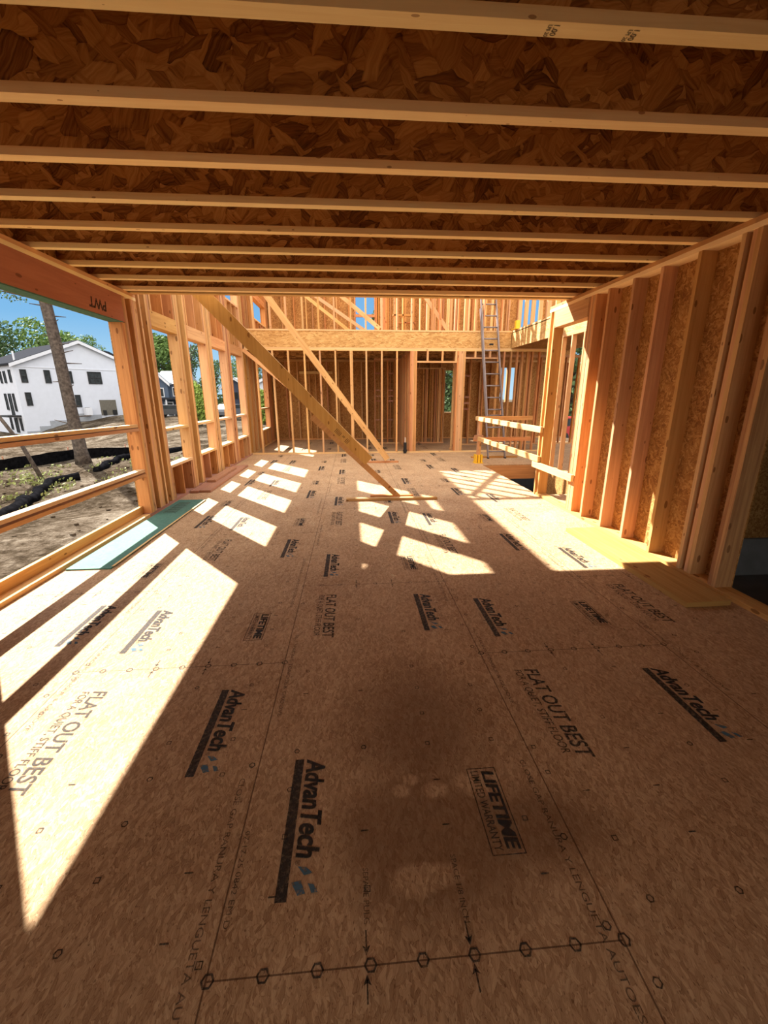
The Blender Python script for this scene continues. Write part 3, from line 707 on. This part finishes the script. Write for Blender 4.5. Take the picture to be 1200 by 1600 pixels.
bx('plate', M['yellow'], lb, 4.20, 4.42, 11.28, 11.5, 3.191, 3.205); bx('socket', M['yellow'], lb, 4.26, 4.36, 11.33, 11.43, 3.206, 3.40)
o = bx('plate_board', M['fir'], None, 3.05, 4.25, 10.50, 10.59, .001, .04, 'x'); recenter(o); tag(o, 'reddish board lying flat behind the ladder feet', 'board')

# ------------------------------------------------------------------ ladder
ld = thing('extension_ladder', 'tall aluminium extension ladder leaning on the loft edge', 'ladder', (3.66, 10.4, 0))
def lp(t): return Vector((0, 10.4+t*.352, t*.936))
for sx, t0, t1, dy, wx in ((0, 0, 4.0, .0, .44), (1, 1.1, 5.6, -.035, .40)):
    for e_ in (-1, 1):
        q = MB(); a = lp(t0)+Vector((3.665+e_*wx/2, dy, 0)); b_ = lp(t1)+Vector((3.665+e_*wx/2-.02*0, dy, 0)); q.beam(a, b_, .028, .07, (1, 0, 0)); q.build('side_rail', M['alu'], ld)
    t = t0+.18
    while t < t1-.05:
        if not (sx == 0 and t > 1.15):
            q = MB(); c_ = lp(t)+Vector((3.665, dy, 0)); q.tube([c_-Vector((wx/2, 0, 0)), c_+Vector((wx/2, 0, 0))], .018, 8); q.build('rung', M['alu'], ld, True)
        t += .315
q = MB(); c_ = lp(3.02)+Vector((3.665, -.07, 0)); q.box(c_.x-.05, c_.x+.05, c_.y-.02, c_.y+.02, c_.z-.02, c_.z+.02); q.build('rung_lock', M['black'], ld)
for e_ in (-1, 1): bx('foot', M['black'], ld, 3.665+e_*.22-.02, 3.665+e_*.22+.02, 10.36, 10.44, 0.0, .03)

# ------------------------------------------------------------------ braces
b1 = thing('diagonal_brace', 'large yellow plank brace from tall left wall to floor, spliced with a narrow board', 'brace', (.66, 6.35, 0))
q = MB(); q.prism([(-2.715, 6.33, 3.80), (-2.715, 6.33, 3.50), (.19, 6.33, .545), (.30, 6.33, .655)], (0, .04, 0)); q.build('plank', M['plank'], b1)
q = MB(); q.prism([(-.55, 6.371, 1.30), (-.615, 6.371, 1.235), (.63, 6.371, .042), (.745, 6.371, .042)], (0, .04, 0)); q.build('splice_board', M['plank'], b1)
q = MB(); V3 = fit(text_mesh('||||| = |||', 1, .01), .26, .05); 
me = print_mesh('stamp', V3, M['ink']); o = link('stamp', me, b1); o.matrix_parent_inverse = Matrix.Translation(-ROOT[b1.name])
o.matrix_basis = Matrix(((.70, .71, 0, -.25), (0, 0, -1, 6.328), (-.71, .70, 0, 1.06), (0, 0, 0, 1)))
o = bx('brace_cleat', M['plank'], None, -.11, 1.30, 6.235, 6.325, .001, .04, 'x'); recenter(o); tag(o, 'long flat cleat board on the floor at the large brace foot', 'board', 'floor cleats')
o = bx('brace_cleat', M['fir'], None, .27, .95, 6.42, 6.51, .001, .04, 'x'); recenter(o); tag(o, 'short cleat board behind the long one at the large brace foot', 'board', 'floor cleats')
b2 = thing('diagonal_brace', 'reddish middle brace sloping down to the back of the room', 'brace', (.8, 9.9, 0))
q = MB(); q.beam((-2.71, 9.9, 4.93), (.83, 9.9, .09), .04, .135, (0, 1, 0)); q.build('plank', M['lumber'], b2)
o = bx('brace_cleat', M['fir'], None, .14, 1.10, 9.93, 10.02, .001, .04, 'x'); recenter(o); tag(o, 'short cleat board on the floor at the middle brace foot', 'board', 'floor cleats')
b3 = thing('diagonal_brace', 'thin low brace half hidden behind the large plank brace', 'brace', (.43, 11.55, 0))
q = MB(); q.beam((-2.71, 11.55, 2.68), (.43, 11.55, .05), .04, .09, (0, 1, 0)); q.build('plank', M['lumber'], b3)
for i, (xa, za, xb, zb, yb, lab) in enumerate(((-2.4, 5.36, .45, 3.23, 14.8, 'leftmost of the three sloping boards behind the loft studs'), (-2.3, 5.40, 1.06, 3.24, 14.86, 'middle one of the three sloping boards behind the loft studs'), (-2.53, 5.80, .79, 3.24, 11.83, 'rightmost and longest of the three sloping boards behind the loft studs'), (1.0, 5.24, 2.58, 3.24, 11.83, 'lone sloping brace behind the loft studs left of the ladder'))):
    bb = thing('loft_brace', lab, 'brace', (xb, yb, 3.19)); q = MB(); q.beam((xa, yb, za), (xb, yb, zb), .04, .10, (0, 1, 0)); q.build('plank', M['pale'], bb)

# ------------------------------------------------------------------ loose boards and sheet
o = None
q = MB(); q.prism([(2.515, 2.70, .001), (2.895, 2.71, .001), (2.875, 4.55, .001), (2.515, 4.56, .001)], (0, 0, .042))
for k in range(len(q.uv)): pass
q2 = MB(); q2.obox((2.515, 2.70, .001), (0, 1.86, 0), (.372, 0.005, 0), (0, 0, .042)); o = q2.build('wide_plank', M['yellowplank'], None); recenter(o); tag(o, 'wide plank lying on the floor beside the right wall', 'board')
o = link('tmp', bpy.data.meshes.new('tmp')); bpy.data.objects.remove(o)
gs = thing('green_panel', 'green coated wood sheathing offcut lying by the big left opening', 'panel', (-2.48, 5.1, 0))
q = MB(); q.obox((-2.69, 3.82, .001), (0, 2.68, 0), (.405, 0, 0), (0, 0, .012)); q.build('green_sheet', M['green'], gs)
q = MB(); q.obox((-2.30, 3.86, .0135), (0, 2.6, 0), (.022, 0, 0), (0, 0, .003)); q.build('edge_strip', M['pale'], gs)
q = MB()
for k in range(12): q.box(-2.62+.0*k, -2.45, 5.75+.05*k, 5.765+.05*k, .0132, .0136)
q.build('label_print', M['inklight'], gs)
for x0, x1, y0, y1, z0, lab in ((-2.56, -2.38, 7.03, 9.68, .001, 'lower reddish board of the stack by the left windows'), (-2.70, -2.565, 7.0, 9.60, .001, 'reddish board against the left wall plate beside the stack'), (-2.66, -2.50, 7.72, 9.15, .041, 'upper shorter board lying on the stack by the left windows')):
    o = bx('stacked_board', M['old'], None, x0, x1, y0, y1, z0, z0+.038, 'y'); recenter(o); tag(o, lab, 'board', 'boards stacked by the left wall')
pp = thing('pipe_stub', 'black pipe stub with pale tube standing by the doorway studs', 'pipe', (1.46, 11.55, 0))
q = MB(); q.tube([(1.46, 11.57, 0), (1.46, 11.57, .30)], .045, 12); q.tube([(1.46, 11.57, .05), (1.46, 11.57, .10)], .058, 12); q.build('pipe', M['black'], pp, False)
q = MB(); q.tube([(1.46, 11.57, .30), (1.46, 11.57, .44)], .015, 8); q.build('tube', M['copper'], pp)

# ------------------------------------------------------------------ outdoors
HC = Vector((-39.13, 54.39, 0)); HU = Vector((.6238, .7816, 0)); HN = Vector((.7816, -.6238, 0))
def gz(x, y):
    P = Vector((x, y, 0))-HC; s_ = P.dot(HU); n_ = P.dot(HN)
    k = max(0, min(1, (6-s_)/8)); k = k*k*(3-2*k); m_ = max(0, min(1, (46-n_)/36)); m_ = m_*m_*(3-2*m_)
    d = -1.15-1.95*k*m_-.45*max(0, min(1, (13-n_)/7))*max(0, min(1, (9-s_)/2))
    dist = math.hypot(x+2.9, y-8)
    nz = mnoise.fractal(Vector((x*.25, y*.25, 0)), 1.0, 2.0, 4)*.22+mnoise.noise(Vector((x*1.3, y*1.3, 3)))*.05
    return d+nz*(1 if x < -3.2 or x > 8.5 else 0)
gd = struct('ground', 'bare dirt building lot')
import bisect
xs = [-160, -120, -90, -70, -60, -52, -46, -42, -39]+[-36+.9*i for i in range(18)]+[-20+.35*i for i in range(49)]+[-2.9, 8.1, 9, 10, 12, 15, 19, 25, 35, 60, 100]
ys = [-40, -20, -10, -5]+[-3+.35*i for i in range(80)]+[25.3+.9*i for i in range(40)]+[62, 66, 72, 80, 95, 120, 160, 220]
q = MB(); nx = len(xs)
pts = [(x, y, gz(x, y)) for y in ys for x in xs]; q.v = pts
for j in range(len(ys)-1):
    for i in range(nx-1):
        if xs[i] >= -2.95 and xs[i+1] <= 8.2 and ys[j] >= -3.2 and ys[j+1] < 15.9: continue
        a = j*nx+i; q.f.append((a, a+1, a+1+nx, a+nx)); q.uv += [(0, 0)]*4
q.build('dirt', M['dirt'], gd, True)

def leaf_cloud(blobs, n, size, seed):
    rd = random.Random(seed); q = MB()
    tot = sum(b_[3]**2 for b_ in blobs)
    for (cx, cy_, cz, r) in blobs:
        for _ in range(int(n*r*r/tot)):
            d = Vector((rd.gauss(0, 1), rd.gauss(0, 1), rd.gauss(0, 1))).normalized()*r*(rd.uniform(.55, 1.05))
            d.z *= .85; c_ = Vector((cx, cy_, cz))+d
            a = Vector((rd.gauss(0, 1), rd.gauss(0, 1), rd.gauss(0, 1))).normalized(); b2_ = a.orthogonal().normalized(); s_ = size*rd.uniform(.5, 1.3)
            e1 = b2_*s_; e2 = a.cross(b2_)*s_*.6
            q.quad([c_-e1, c_-e2*.8, c_+e1, c_+e2], [(0, 0)]*4)
    return q
def tree(name, label, x, y, h, cr, seed, m, n=2600, leaf=.32, trunk=.25, low=.25, group=None):
    z0 = gz(x, y); t = thing(name, label, 'tree', (x, y, z0), group); rd = random.Random(seed)
    q = MB(); top = z0+h*.75; q.tube([(x, y, z0-.3), (x+rd.uniform(-.3, .3), y, z0+h*.35), (x+rd.uniform(-.6, .6), y, top)], [trunk*1.2, trunk, trunk*.35], 8)
    for k in range(5):
        a = rd.uniform(0, 6.28); zz = z0+h*rd.uniform(.3, .6); q.tube([(x, y, zz), (x+math.cos(a)*cr*.6, y+math.sin(a)*cr*.6, zz+h*.18)], [trunk*.4, trunk*.12], 5)
    q.build('trunk', M['bark'], t, True)
    bl = []
    for k in range(16):
        a = rd.uniform(0, 6.28); zz = rd.uniform(low, .95); rr_ = cr*rd.uniform(.1, .7)*(1.15-abs(zz-.5))
        bl.append((x+math.cos(a)*rr_, y+math.sin(a)*rr_, z0+h*zz, cr*rd.uniform(.38, .6)*(1.2-zz*.4)))
    leaf_cloud(bl, n, leaf, seed).build('foliage', m, t); return t

# white house
wh_ = thing('white_house', 'two-storey white gabled house with dark windows beyond the dirt lot', 'house', (HC.x, HC.y, -3.1))
def hp(s, z, n=0): return HC+HU*s+HN*n+Vector((0, 0, z))
Wd, EV, PK, DP = 14.2, 5.0, 8.0, 16
q = MB(); q.prism([hp(0, -3.1), hp(Wd, -3.1), hp(Wd, EV), hp(Wd/2, PK), hp(0, EV)], -HN*DP); q.build('wall', M['siding'], wh_)
for sgn in (0, 1):
    q = MB(); a = hp(-.4 if sgn == 0 else Wd+.4, EV-.05, .35); p_ = hp(Wd/2, PK+.12, .35)
    q.prism([a, p_, p_+Vector((0, 0, .22)), a+Vector((0, 0, .22))], -HN*(DP+.7)); q.build('roof', M['roof'] if True else None, wh_)
    q = MB(); q.prism([a+HN*.02-Vector((0, 0, .22)), p_+HN*.02-Vector((0, 0, .22)), p_+HN*.02+Vector((0, 0, .16)), a+HN*.02+Vector((0, 0, .16))], HN*.06); q.build('gable_trim', M['trim'], wh_)
q = MB(); q.prism([hp(0, 4.78, .0), hp(Wd, 4.78, .0), hp(Wd, 4.85, 0), hp(0, 4.85, 0)], HN*.06); q.build('trim_band', M['trim'], wh_)
def window(par, O, U, Nn, s0, s1, z0, z1, mull=1, nm='window'):
    P = lambda s, z, n: O+U*s+Nn*n+Vector((0, 0, z))
    q = MB(); f_ = .08
    for (a, b_, c_, d_) in ((s0, s1, z0, z0+f_), (s0, s1, z1-f_, z1), (s0, s0+f_, z0+f_, z1-f_), (s1-f_, s1, z0+f_, z1-f_), (s0+f_, s1-f_, (z0+z1)/2-.03, (z0+z1)/2+.03)):
        q.prism([P(a, c_, .0), P(b_, c_, 0), P(b_, d_, 0), P(a, d_, 0)], Nn*.09)
    for k in range(mull):
        s_ = s0+(s1-s0)*(k+1)/(mull+1); q.prism([P(s_-.03, z0, .0), P(s_+.03, z0, 0), P(s_+.03, z1, 0), P(s_-.03, z1, 0)], Nn*.08)
    o = q.build(nm, M['wframe'], par)
    q = MB(); q.prism([P(s0, z0, .0), P(s1, z0, 0), P(s1, z1, 0), P(s0, z1, 0)], Nn*.03); q.build('pane', M['glass'], o)
for (a, b_, c_, d_, mm) in ((.55, 1.18, 3.03, 4.53, 0), (2.89, 3.53, 3.0, 4.55, 0), (5.2, 5.85, 3.02, 4.53, 0), (7.6, 9.23, 3.0, 4.55, 1), (.58, 1.17, .37, 1.92, 0), (5.7, 6.33, .09, 1.62, 0), (11.6, 12.3, 3.0, 4.5, 0)): window(wh_, HC, HU, HN, a, b_, c_, d_, mm)
for (a, b_, c_, d_, mm) in ((-1.7, -1.05, 3.05, 4.5, 0), (-3.6, -2.9, 3.0, 4.4, 0), (-5.0, -4.4, 3.0, 4.4, 0), (-2.1, -1.5, -.3, 1.8, 0), (-3.6, -2.7, -.9, 1.8, 0), (-5.0, -4.3, -.2, 1.8, 0), (-1.5, -.9, -2.6, -1.1, 0), (-3.3, -2.4, -2.9, -1.1, 0), (-5.0, -4.4, -2.6, -1.1, 0)):
    window(wh_, HC, HN, -HU, a, b_, c_, d_, mm)
q = MB(); q.prism([hp(-.0, -.75, -3.6), hp(-1.3, -.75, -3.6), hp(-1.3, -.95, -3.6), hp(0, -.95, -3.6)], HN*2.9); q.build('balcony', M['wframe'], wh_)
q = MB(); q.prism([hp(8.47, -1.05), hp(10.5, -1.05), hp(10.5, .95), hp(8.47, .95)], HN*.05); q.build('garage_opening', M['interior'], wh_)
for (a, b_) in ((8.7, 9.1), (9.9, 10.4)):
    q = MB(); q.prism([hp(a, -1.05, .06), hp(b_, -1.05, .06), hp(b_, -.4, .06), hp(a, -.4, .06)], HN*.12); q.build('stored_item', M['black'], wh_)
q = MB(); q.prism([hp(7.6, 5.2, -6), hp(14.8, 5.2, -6), hp(14.8, 7.0, -6), hp(13.4, 7.75, -6), hp(8.4, 8.25, -6)], -HN*8); q.build('rear_roof', M['roof'], wh_)
for (a, b_, z) in ((0, 1.35, -2.63), (1.35, 2.5, -2.1), (2.5, 4.85, -1.49), (4.85, 6.8, -.75), (6.8, 8.4, -.95)):
    q = MB(); q.prism([hp(a, -3.4), hp(b_, -3.4), hp(b_, z), hp(a, z)], HN*.12); q.build('foundation_step', M['block'], wh_)
q = MB(); q.tube([hp(.6, 5.2, -1), hp(.6, 6.6, -1)], .10, 8); q.build('vent_pipe', M['trim'], wh_)
ac = thing('air_conditioner', 'grey outdoor air conditioner unit against the white house', 'air conditioner', tuple(hp(6.7, -.95, .5)))
q = MB(); q.prism([hp(6.35, -.95, .15), hp(7.1, -.95, .15), hp(7.1, .02, .15), hp(6.35, .02, .15)], HN*.7); q.build('cabinet', M['trim'], ac)
q = MB(); q.tube([hp(6.72, .021, .5), hp(6.72, .05, .5)], .28, 14); q.build('fan_grille', M['wframe'], ac)

def house(name, label, x, y, w, d, ev, pk, m, z0=-1.2, rot=0):
    t = thing(name, label, 'house', (x, y, z0)); U = Vector((math.cos(rot), math.sin(rot), 0)); Nn = Vector((U.y, -U.x, 0)); O = Vector((x, y, 0))
    P = lambda s, z, n=0: O+U*s+Nn*n+Vector((0, 0, z))
    q = MB(); q.prism([P(0, z0), P(w, z0), P(w, ev), P(w/2, pk), P(0, ev)], -Nn*d); q.build('wall', m, t)
    for s0 in (-.4, w+.4):
        q = MB(); q.prism([P(s0, ev-.1, .3), P(w/2, pk+.1, .3), P(w/2, pk+.32, .3), P(s0, ev+.12, .3)], -Nn*(d+.6)); q.build('roof', M['block'], t)
        q = MB(); q.prism([P(s0, ev-.32, .32), P(w/2, pk-.12, .32), P(w/2, pk+.2, .32), P(s0, ev, .32)], Nn*.08); q.build('gable_trim', M['trim'], t)
    return t, O, U, Nn
# blue house, two volumes
bh, O, U, Nn = house('blue_house', 'blue-grey gabled house seen through the first left window', -26.2, 60, 1.9, 8, 3.0, 4.1, M['blue'])
q = MB(); q.prism([Vector((-26.3, 60.6, -1.2)), Vector((-22.6, 60.6, -1.2)), Vector((-22.6, 60.6, 3.0)), Vector((-26.3, 60.6, 3.0))], (0, 6, 0)); q.build('wing', M['blue'], bh)
q = MB(); q.prism([Vector((-26.3, 60.3, 3.0)), Vector((-26.3, 63.5, 4.8)), Vector((-26.3, 66.9, 3.0))], (3.9, 0, 0)); q.build('roof', M['block'], bh)
q = MB(); q.prism([Vector((-26.2, 58.9, 1.0)), Vector((-22.4, 58.9, 1.0)), Vector((-22.4, 58.9, 1.25)), Vector((-26.2, 58.9, 1.25))], (0, 1.6, 0)); q.build('porch_roof', M['roof'], bh)
for x in (-25.9, -24.4, -22.9):
    q = MB(); q.box(x, x+.15, 59.0, 59.15, -1.2, 1.0); q.build('porch_post', M['trim'], bh)
for (a, b_, c_, d_) in ((.6, 1.3, 1.4, 2.4), (2.35, 2.75, 1.5, 2.5), (1.4, 2.3, -1.1, .6), (2.95, 3.3, 1.4, 2.5)):
    P0 = Vector((-26.2, 60 if a < 2 else 60.6, 0)); q = MB()
    q.prism([P0+Vector((a-.1, -.02, c_-.1)), P0+Vector((b_+.1, -.02, c_-.1)), P0+Vector((b_+.1, -.02, d_+.1)), P0+Vector((a-.1, -.02, d_+.1))], (0, -.05, 0)); o = q.build('window', M['trim'], bh)
    q = MB(); q.prism([P0+Vector((a, -.08, c_)), P0+Vector((b_, -.08, c_)), P0+Vector((b_, -.08, d_)), P0+Vector((a, -.08, d_))], (0, -.02, 0)); q.build('pane', M['glass'], o)
nh, O, U, Nn = house('navy_house', 'dark house far off behind the fourth left window', -22.5, 78, 4.6, 8, 2.6, 4.2, M['navy'])
window(nh, O, U, Nn, 1.7, 2.7, .9, 2.0)
lh, O, U, Nn = house('pale_house', 'pale blue house beyond the rear left window', -14.2, 62, 4.4, 7, 2.6, 3.6, M['siding'])
window(lh, O, U, Nn, 1.4, 2.2, .8, 2.0)

# big leaning pine trunk
bz = gz(-11.2, 18.2)
pt = thing('pine_tree', 'tall leaning bare pine trunk with broken twigs and sparse needles', 'tree', (-11.2, 18.2, bz))
q = MB(); P = [(-11.15, 18.2, bz-.2), (-11.18, 18.2, bz+.5), (-11.25, 18.2, 1.2), (-11.3, 18.2, 3.2), (-11.42, 18.2, 5.4), (-11.5, 18.2, 7.2), (-11.65, 18.2, 9.5)]
q.tube(P, [.33, .24, .21, .20, .19, .17, .12], 12); q.build('trunk', M['bark'], pt, True)
rd = random.Random(5)
for k in range(16):
    z = .4+k*.34; a = rd.choice((0, math.pi))+rd.uniform(-.6, .6); L = rd.uniform(.25, .75)
    p0 = Vector((-11.25-(z-1.2)*.045, 18.2, z)); p1 = p0+Vector((math.cos(a)*L, math.sin(a)*L, rd.uniform(-.05, .25)))
    q = MB(); q.tube([p0, p1], [.03, .012], 5); q.build('twig', M['bark'], pt)
q = MB(); q.tube([(-11.42, 18.2, 5.0), (-12.3, 18.1, 5.2), (-13.2, 18.0, 5.35)], [.05, .035, .01], 5); q.build('branch', M['bark'], pt)
leaf_cloud([(-12.3, 18.1, 5.25, .45), (-12.9, 18.0, 5.4, .4), (-13.5, 18.0, 5.75, .4), (-11.0, 18.2, 5.35, .25)], 420, .055, 3).build('needles', M['leafB'], pt)
st_ = thing('sapling', 'thin bare leaning sapling left of the pine trunk', 'tree', (-10.6, 14.9, -1.1))
q = MB(); q.tube([(-10.55, 14.9, -1.3), (-11.0, 14.9, .0), (-11.9, 14.9, 1.7), (-12.6, 14.9, 2.7)], [.07, .06, .045, .02], 8); q.build('trunk', M['bark'], st_, True)
# silt fence
def ribbon(name, label, pts, h, m, cat, thick=.02, wob=.05):
    t = thing(name, label, cat, (pts[0][0], pts[0][1], gz(pts[0][0], pts[0][1]))); q = MB(); P = []
    for i in range(len(pts)-1):
        for k in range(8):
            f = k/8; x = pts[i][0]*(1-f)+pts[i+1][0]*f; y = pts[i][1]*(1-f)+pts[i+1][1]*f
            P.append((x+mnoise.noise(Vector((x*2, y*2, 0)))*wob, y, gz(x, y), h*(1+.25*mnoise.noise(Vector((x, y, 5))))))
    for a, b_ in zip(P, P[1:]):
        q.prism([(a[0], a[1], a[2]-.1), (b_[0], b_[1], b_[2]-.1), (b_[0]+.05, b_[1], b_[2]+b_[3]), (a[0]+.05, a[1], a[2]+a[3])], (thick, -thick, 0))
    q.build('fabric', m, t)
    for i, a in enumerate(P[::8]):
        q = MB(); q.box(a[0]-.04, a[0]-.005, a[1], a[1]+.035, a[2]-.2, a[2]+h+.12); q.build('stake', M['old'], t)
    return t
ribbon('silt_fence', 'black silt fence standing across the dirt behind the pine trunk', [(-22, 9.5), (-15.5, 13.8), (-13.0, 16.6), (-12.1, 18.9), (-11.0, 21.3), (-10.2, 24.5)], .42, M['fabric'], 'fence')
def roll(label, pts, r):
    t = thing('fallen_silt_fence', label, 'fence', (pts[0][0], pts[0][1], gz(pts[0][0], pts[0][1]))); q = MB(); P = []
    for i in range(len(pts)-1):
        for k in range(5):
            f = k/5; x = pts[i][0]*(1-f)+pts[i+1][0]*f; y = pts[i][1]*(1-f)+pts[i+1][1]*f; P.append((x+mnoise.noise(Vector((x*2, y*2, 7)))*.25, y, gz(x, y)+r*.3+mnoise.noise(Vector((x*3, y*3, 1)))*.06))
    q.tube(P, [r*(1+.75*mnoise.noise(Vector((p_[0]*2, p_[1]*2, 9)))) for p_ in P], 8); q.build('fabric_roll', M['fabric'], t, True); return t
roll('collapsed black silt fence bunched on the dirt near the opening', [(-7.6, 8.6), (-8.3, 10.4), (-9.3, 12.6), (-9.9, 14.1), (-9.3, 15.2)], .16)
roll('collapsed black silt fence running past the pine base', [(-9.3, 15.9), (-9.9, 17.6), (-10.2, 19.6), (-9.9, 22.0), (-9.2, 25)], .15)
rd = random.Random(11); q = MB()
for k in range(4200):
    f = rd.random(); x = -8-8*f+rd.gauss(0, .8); y = 9.5+9*rd.random()+rd.gauss(0, .6)
    if mnoise.noise(Vector((x*.8, y*.8, 2))) < .05: continue
    if x > -6.5: continue
    c_ = Vector((x, y, gz(x, y)+rd.uniform(.01, .12))); a = Vector((rd.gauss(0, 1), rd.gauss(0, 1), rd.gauss(0, .5))).normalized(); b2_ = a.orthogonal().normalized(); s_ = rd.uniform(.03, .08)
    e1 = b2_*s_; e2 = a.cross(b2_)*s_*.6; q.quad([c_-e1, c_-e2, c_+e1, c_+e2], [(0, 0)]*4)
o = q.build('weeds', M['weed']); o['kind'] = 'stuff'; tag(o, 'low weeds and leaf litter on the dirt', 'weeds')
rd = random.Random(12); q = MB()
for k in range(700):
    x = -3.5-14*rd.random(); y = 5+17*rd.random(); r_ = rd.uniform(.015, .06); z = gz(x, y)
    q.prism([(x+math.cos(a)*r_*rd.uniform(.7, 1.2), y+math.sin(a)*r_*rd.uniform(.7, 1.2), z-.01) for a in (0, 1.2, 2.5, 3.7, 5)], (rd.uniform(-.01, .01), 0, r_*.9))
o = q.build('stones', M['dirt']); o['kind'] = 'stuff'; tag(o, 'scattered stones and clods on the dirt', 'stones')

# trees behind
tl = 'leafy tree '
for i, (x, y, h, cr, m, lab) in enumerate((
    (-78, 82, 16, 8, 'leafA', 'large green tree far left behind the white house roof'), (-60.5, 80, 15.6, 7, 'leafB', 'dark green tree behind the white house left of the pine trunk'),
    (-52.5, 83, 14.8, 5.5, 'leafA', 'green tree rising behind the white house beside the pine trunk'), (-50, 90, 13.8, 2.9, 'leafA', 'small tree crown above the white house ridge right side'),
    (-30.5, 76, 11.5, 4.2, 'leafA', 'green tree above the blue house roof'),
    (-24.8, 70.5, 13.6, 2.6, 'leafB', 'dark tree filling the second left window'), (-14.6, 42, 4.2, 1.1, 'leafC', 'small yellow-green tree low in the second left window'),
    (-19.2, 62, 7.6, 2.2, 'leafB', 'green tree in the third left window'), (-24, 92, 10, 3.6, 'leafA', 'green tree behind the dark far house'),
    (-15.2, 72, 10, 2.8, 'leafB', 'dark tree behind the pale house'), (-8.0, 41, 3.2, 1.1, 'leafC', 'bright shrubby tree outside the rear left window'),
    (3.2, 30, 9.3, 2.0, 'leafB', 'sparse tree top seen through the loft window'), (7.4, 32, 7.5, 2.6, 'leafB', 'dark tree outside the rear right rooms'),
    (15.2, 29, 7, 3.0, 'leafB', 'green tree seen through the right doorway'), (27, 40, 11, 5, 'leafA', 'taller tree farther out beyond the right doorway'))):
    tree('leafy_tree', lab, x, y, h, cr, 20+i, M[m], 8500 if cr > 4 else 4200, (.34 if cr > 4 else .17), .3, .15)
def car(label, x, y, m, rot, sc=1.0, kind='car'):
    z0 = gz(x, y)+.02; t = thing(kind, label, kind.replace('_', ' '), (x, y, z0)); U = Vector((math.cos(rot), math.sin(rot), 0)); Nn = Vector((-U.y, U.x, 0)); O = Vector((x, y, z0))
    P = lambda s, z, n=0: O+U*(s*sc)+Nn*(n*sc)+Vector((0, 0, z*sc))
    q = MB(); q.prism([P(-2.3, .35, -.9), P(2.3, .35, -.9), P(2.32, .75, -.9), P(2.1, .95, -.9), P(1.0, 1.0, -.9), P(-2.2, 1.0, -.9), P(-2.32, .7, -.9)], Nn*1.8*sc); q.build('body', m, t)
    q = MB(); q.prism([P(1.0, 1.0, -.8), P(.35, 1.48, -.8), P(-1.4, 1.5, -.8), P(-2.1, 1.0, -.8)], Nn*1.6*sc); q.build('cabin', m, t)
    q = MB(); q.prism([P(.85, 1.03, -.82), P(.30, 1.42, -.82), P(-1.35, 1.43, -.82), P(-1.9, 1.03, -.82)], Nn*1.64*sc); q.build('side_windows', M['glass'], t)
    for s_ in (-1.45, 1.45):
        for n_ in (-.92, .72):
            q = MB(); q.tube([P(s_, .34, n_), P(s_, .34, n_+.2)], .34*sc, 14); q.build('wheel', M['black'], t)
    return t
car('dark car parked in front of the blue house', -22.2, 56, M['carblack'], .15)
car('white car parked far off seen in the third left window', -17.3, 55, M['carsilver'], .3)
car('dark car parked beyond the third left window', -16.9, 50, M['carblack'], 1.3)
car('silver car seen through the fourth left window', -13.6, 51, M['carsilver'], 1.2)
car('red car outside beyond the right doorway', 12.4, 24.0, M['carred'], .6)
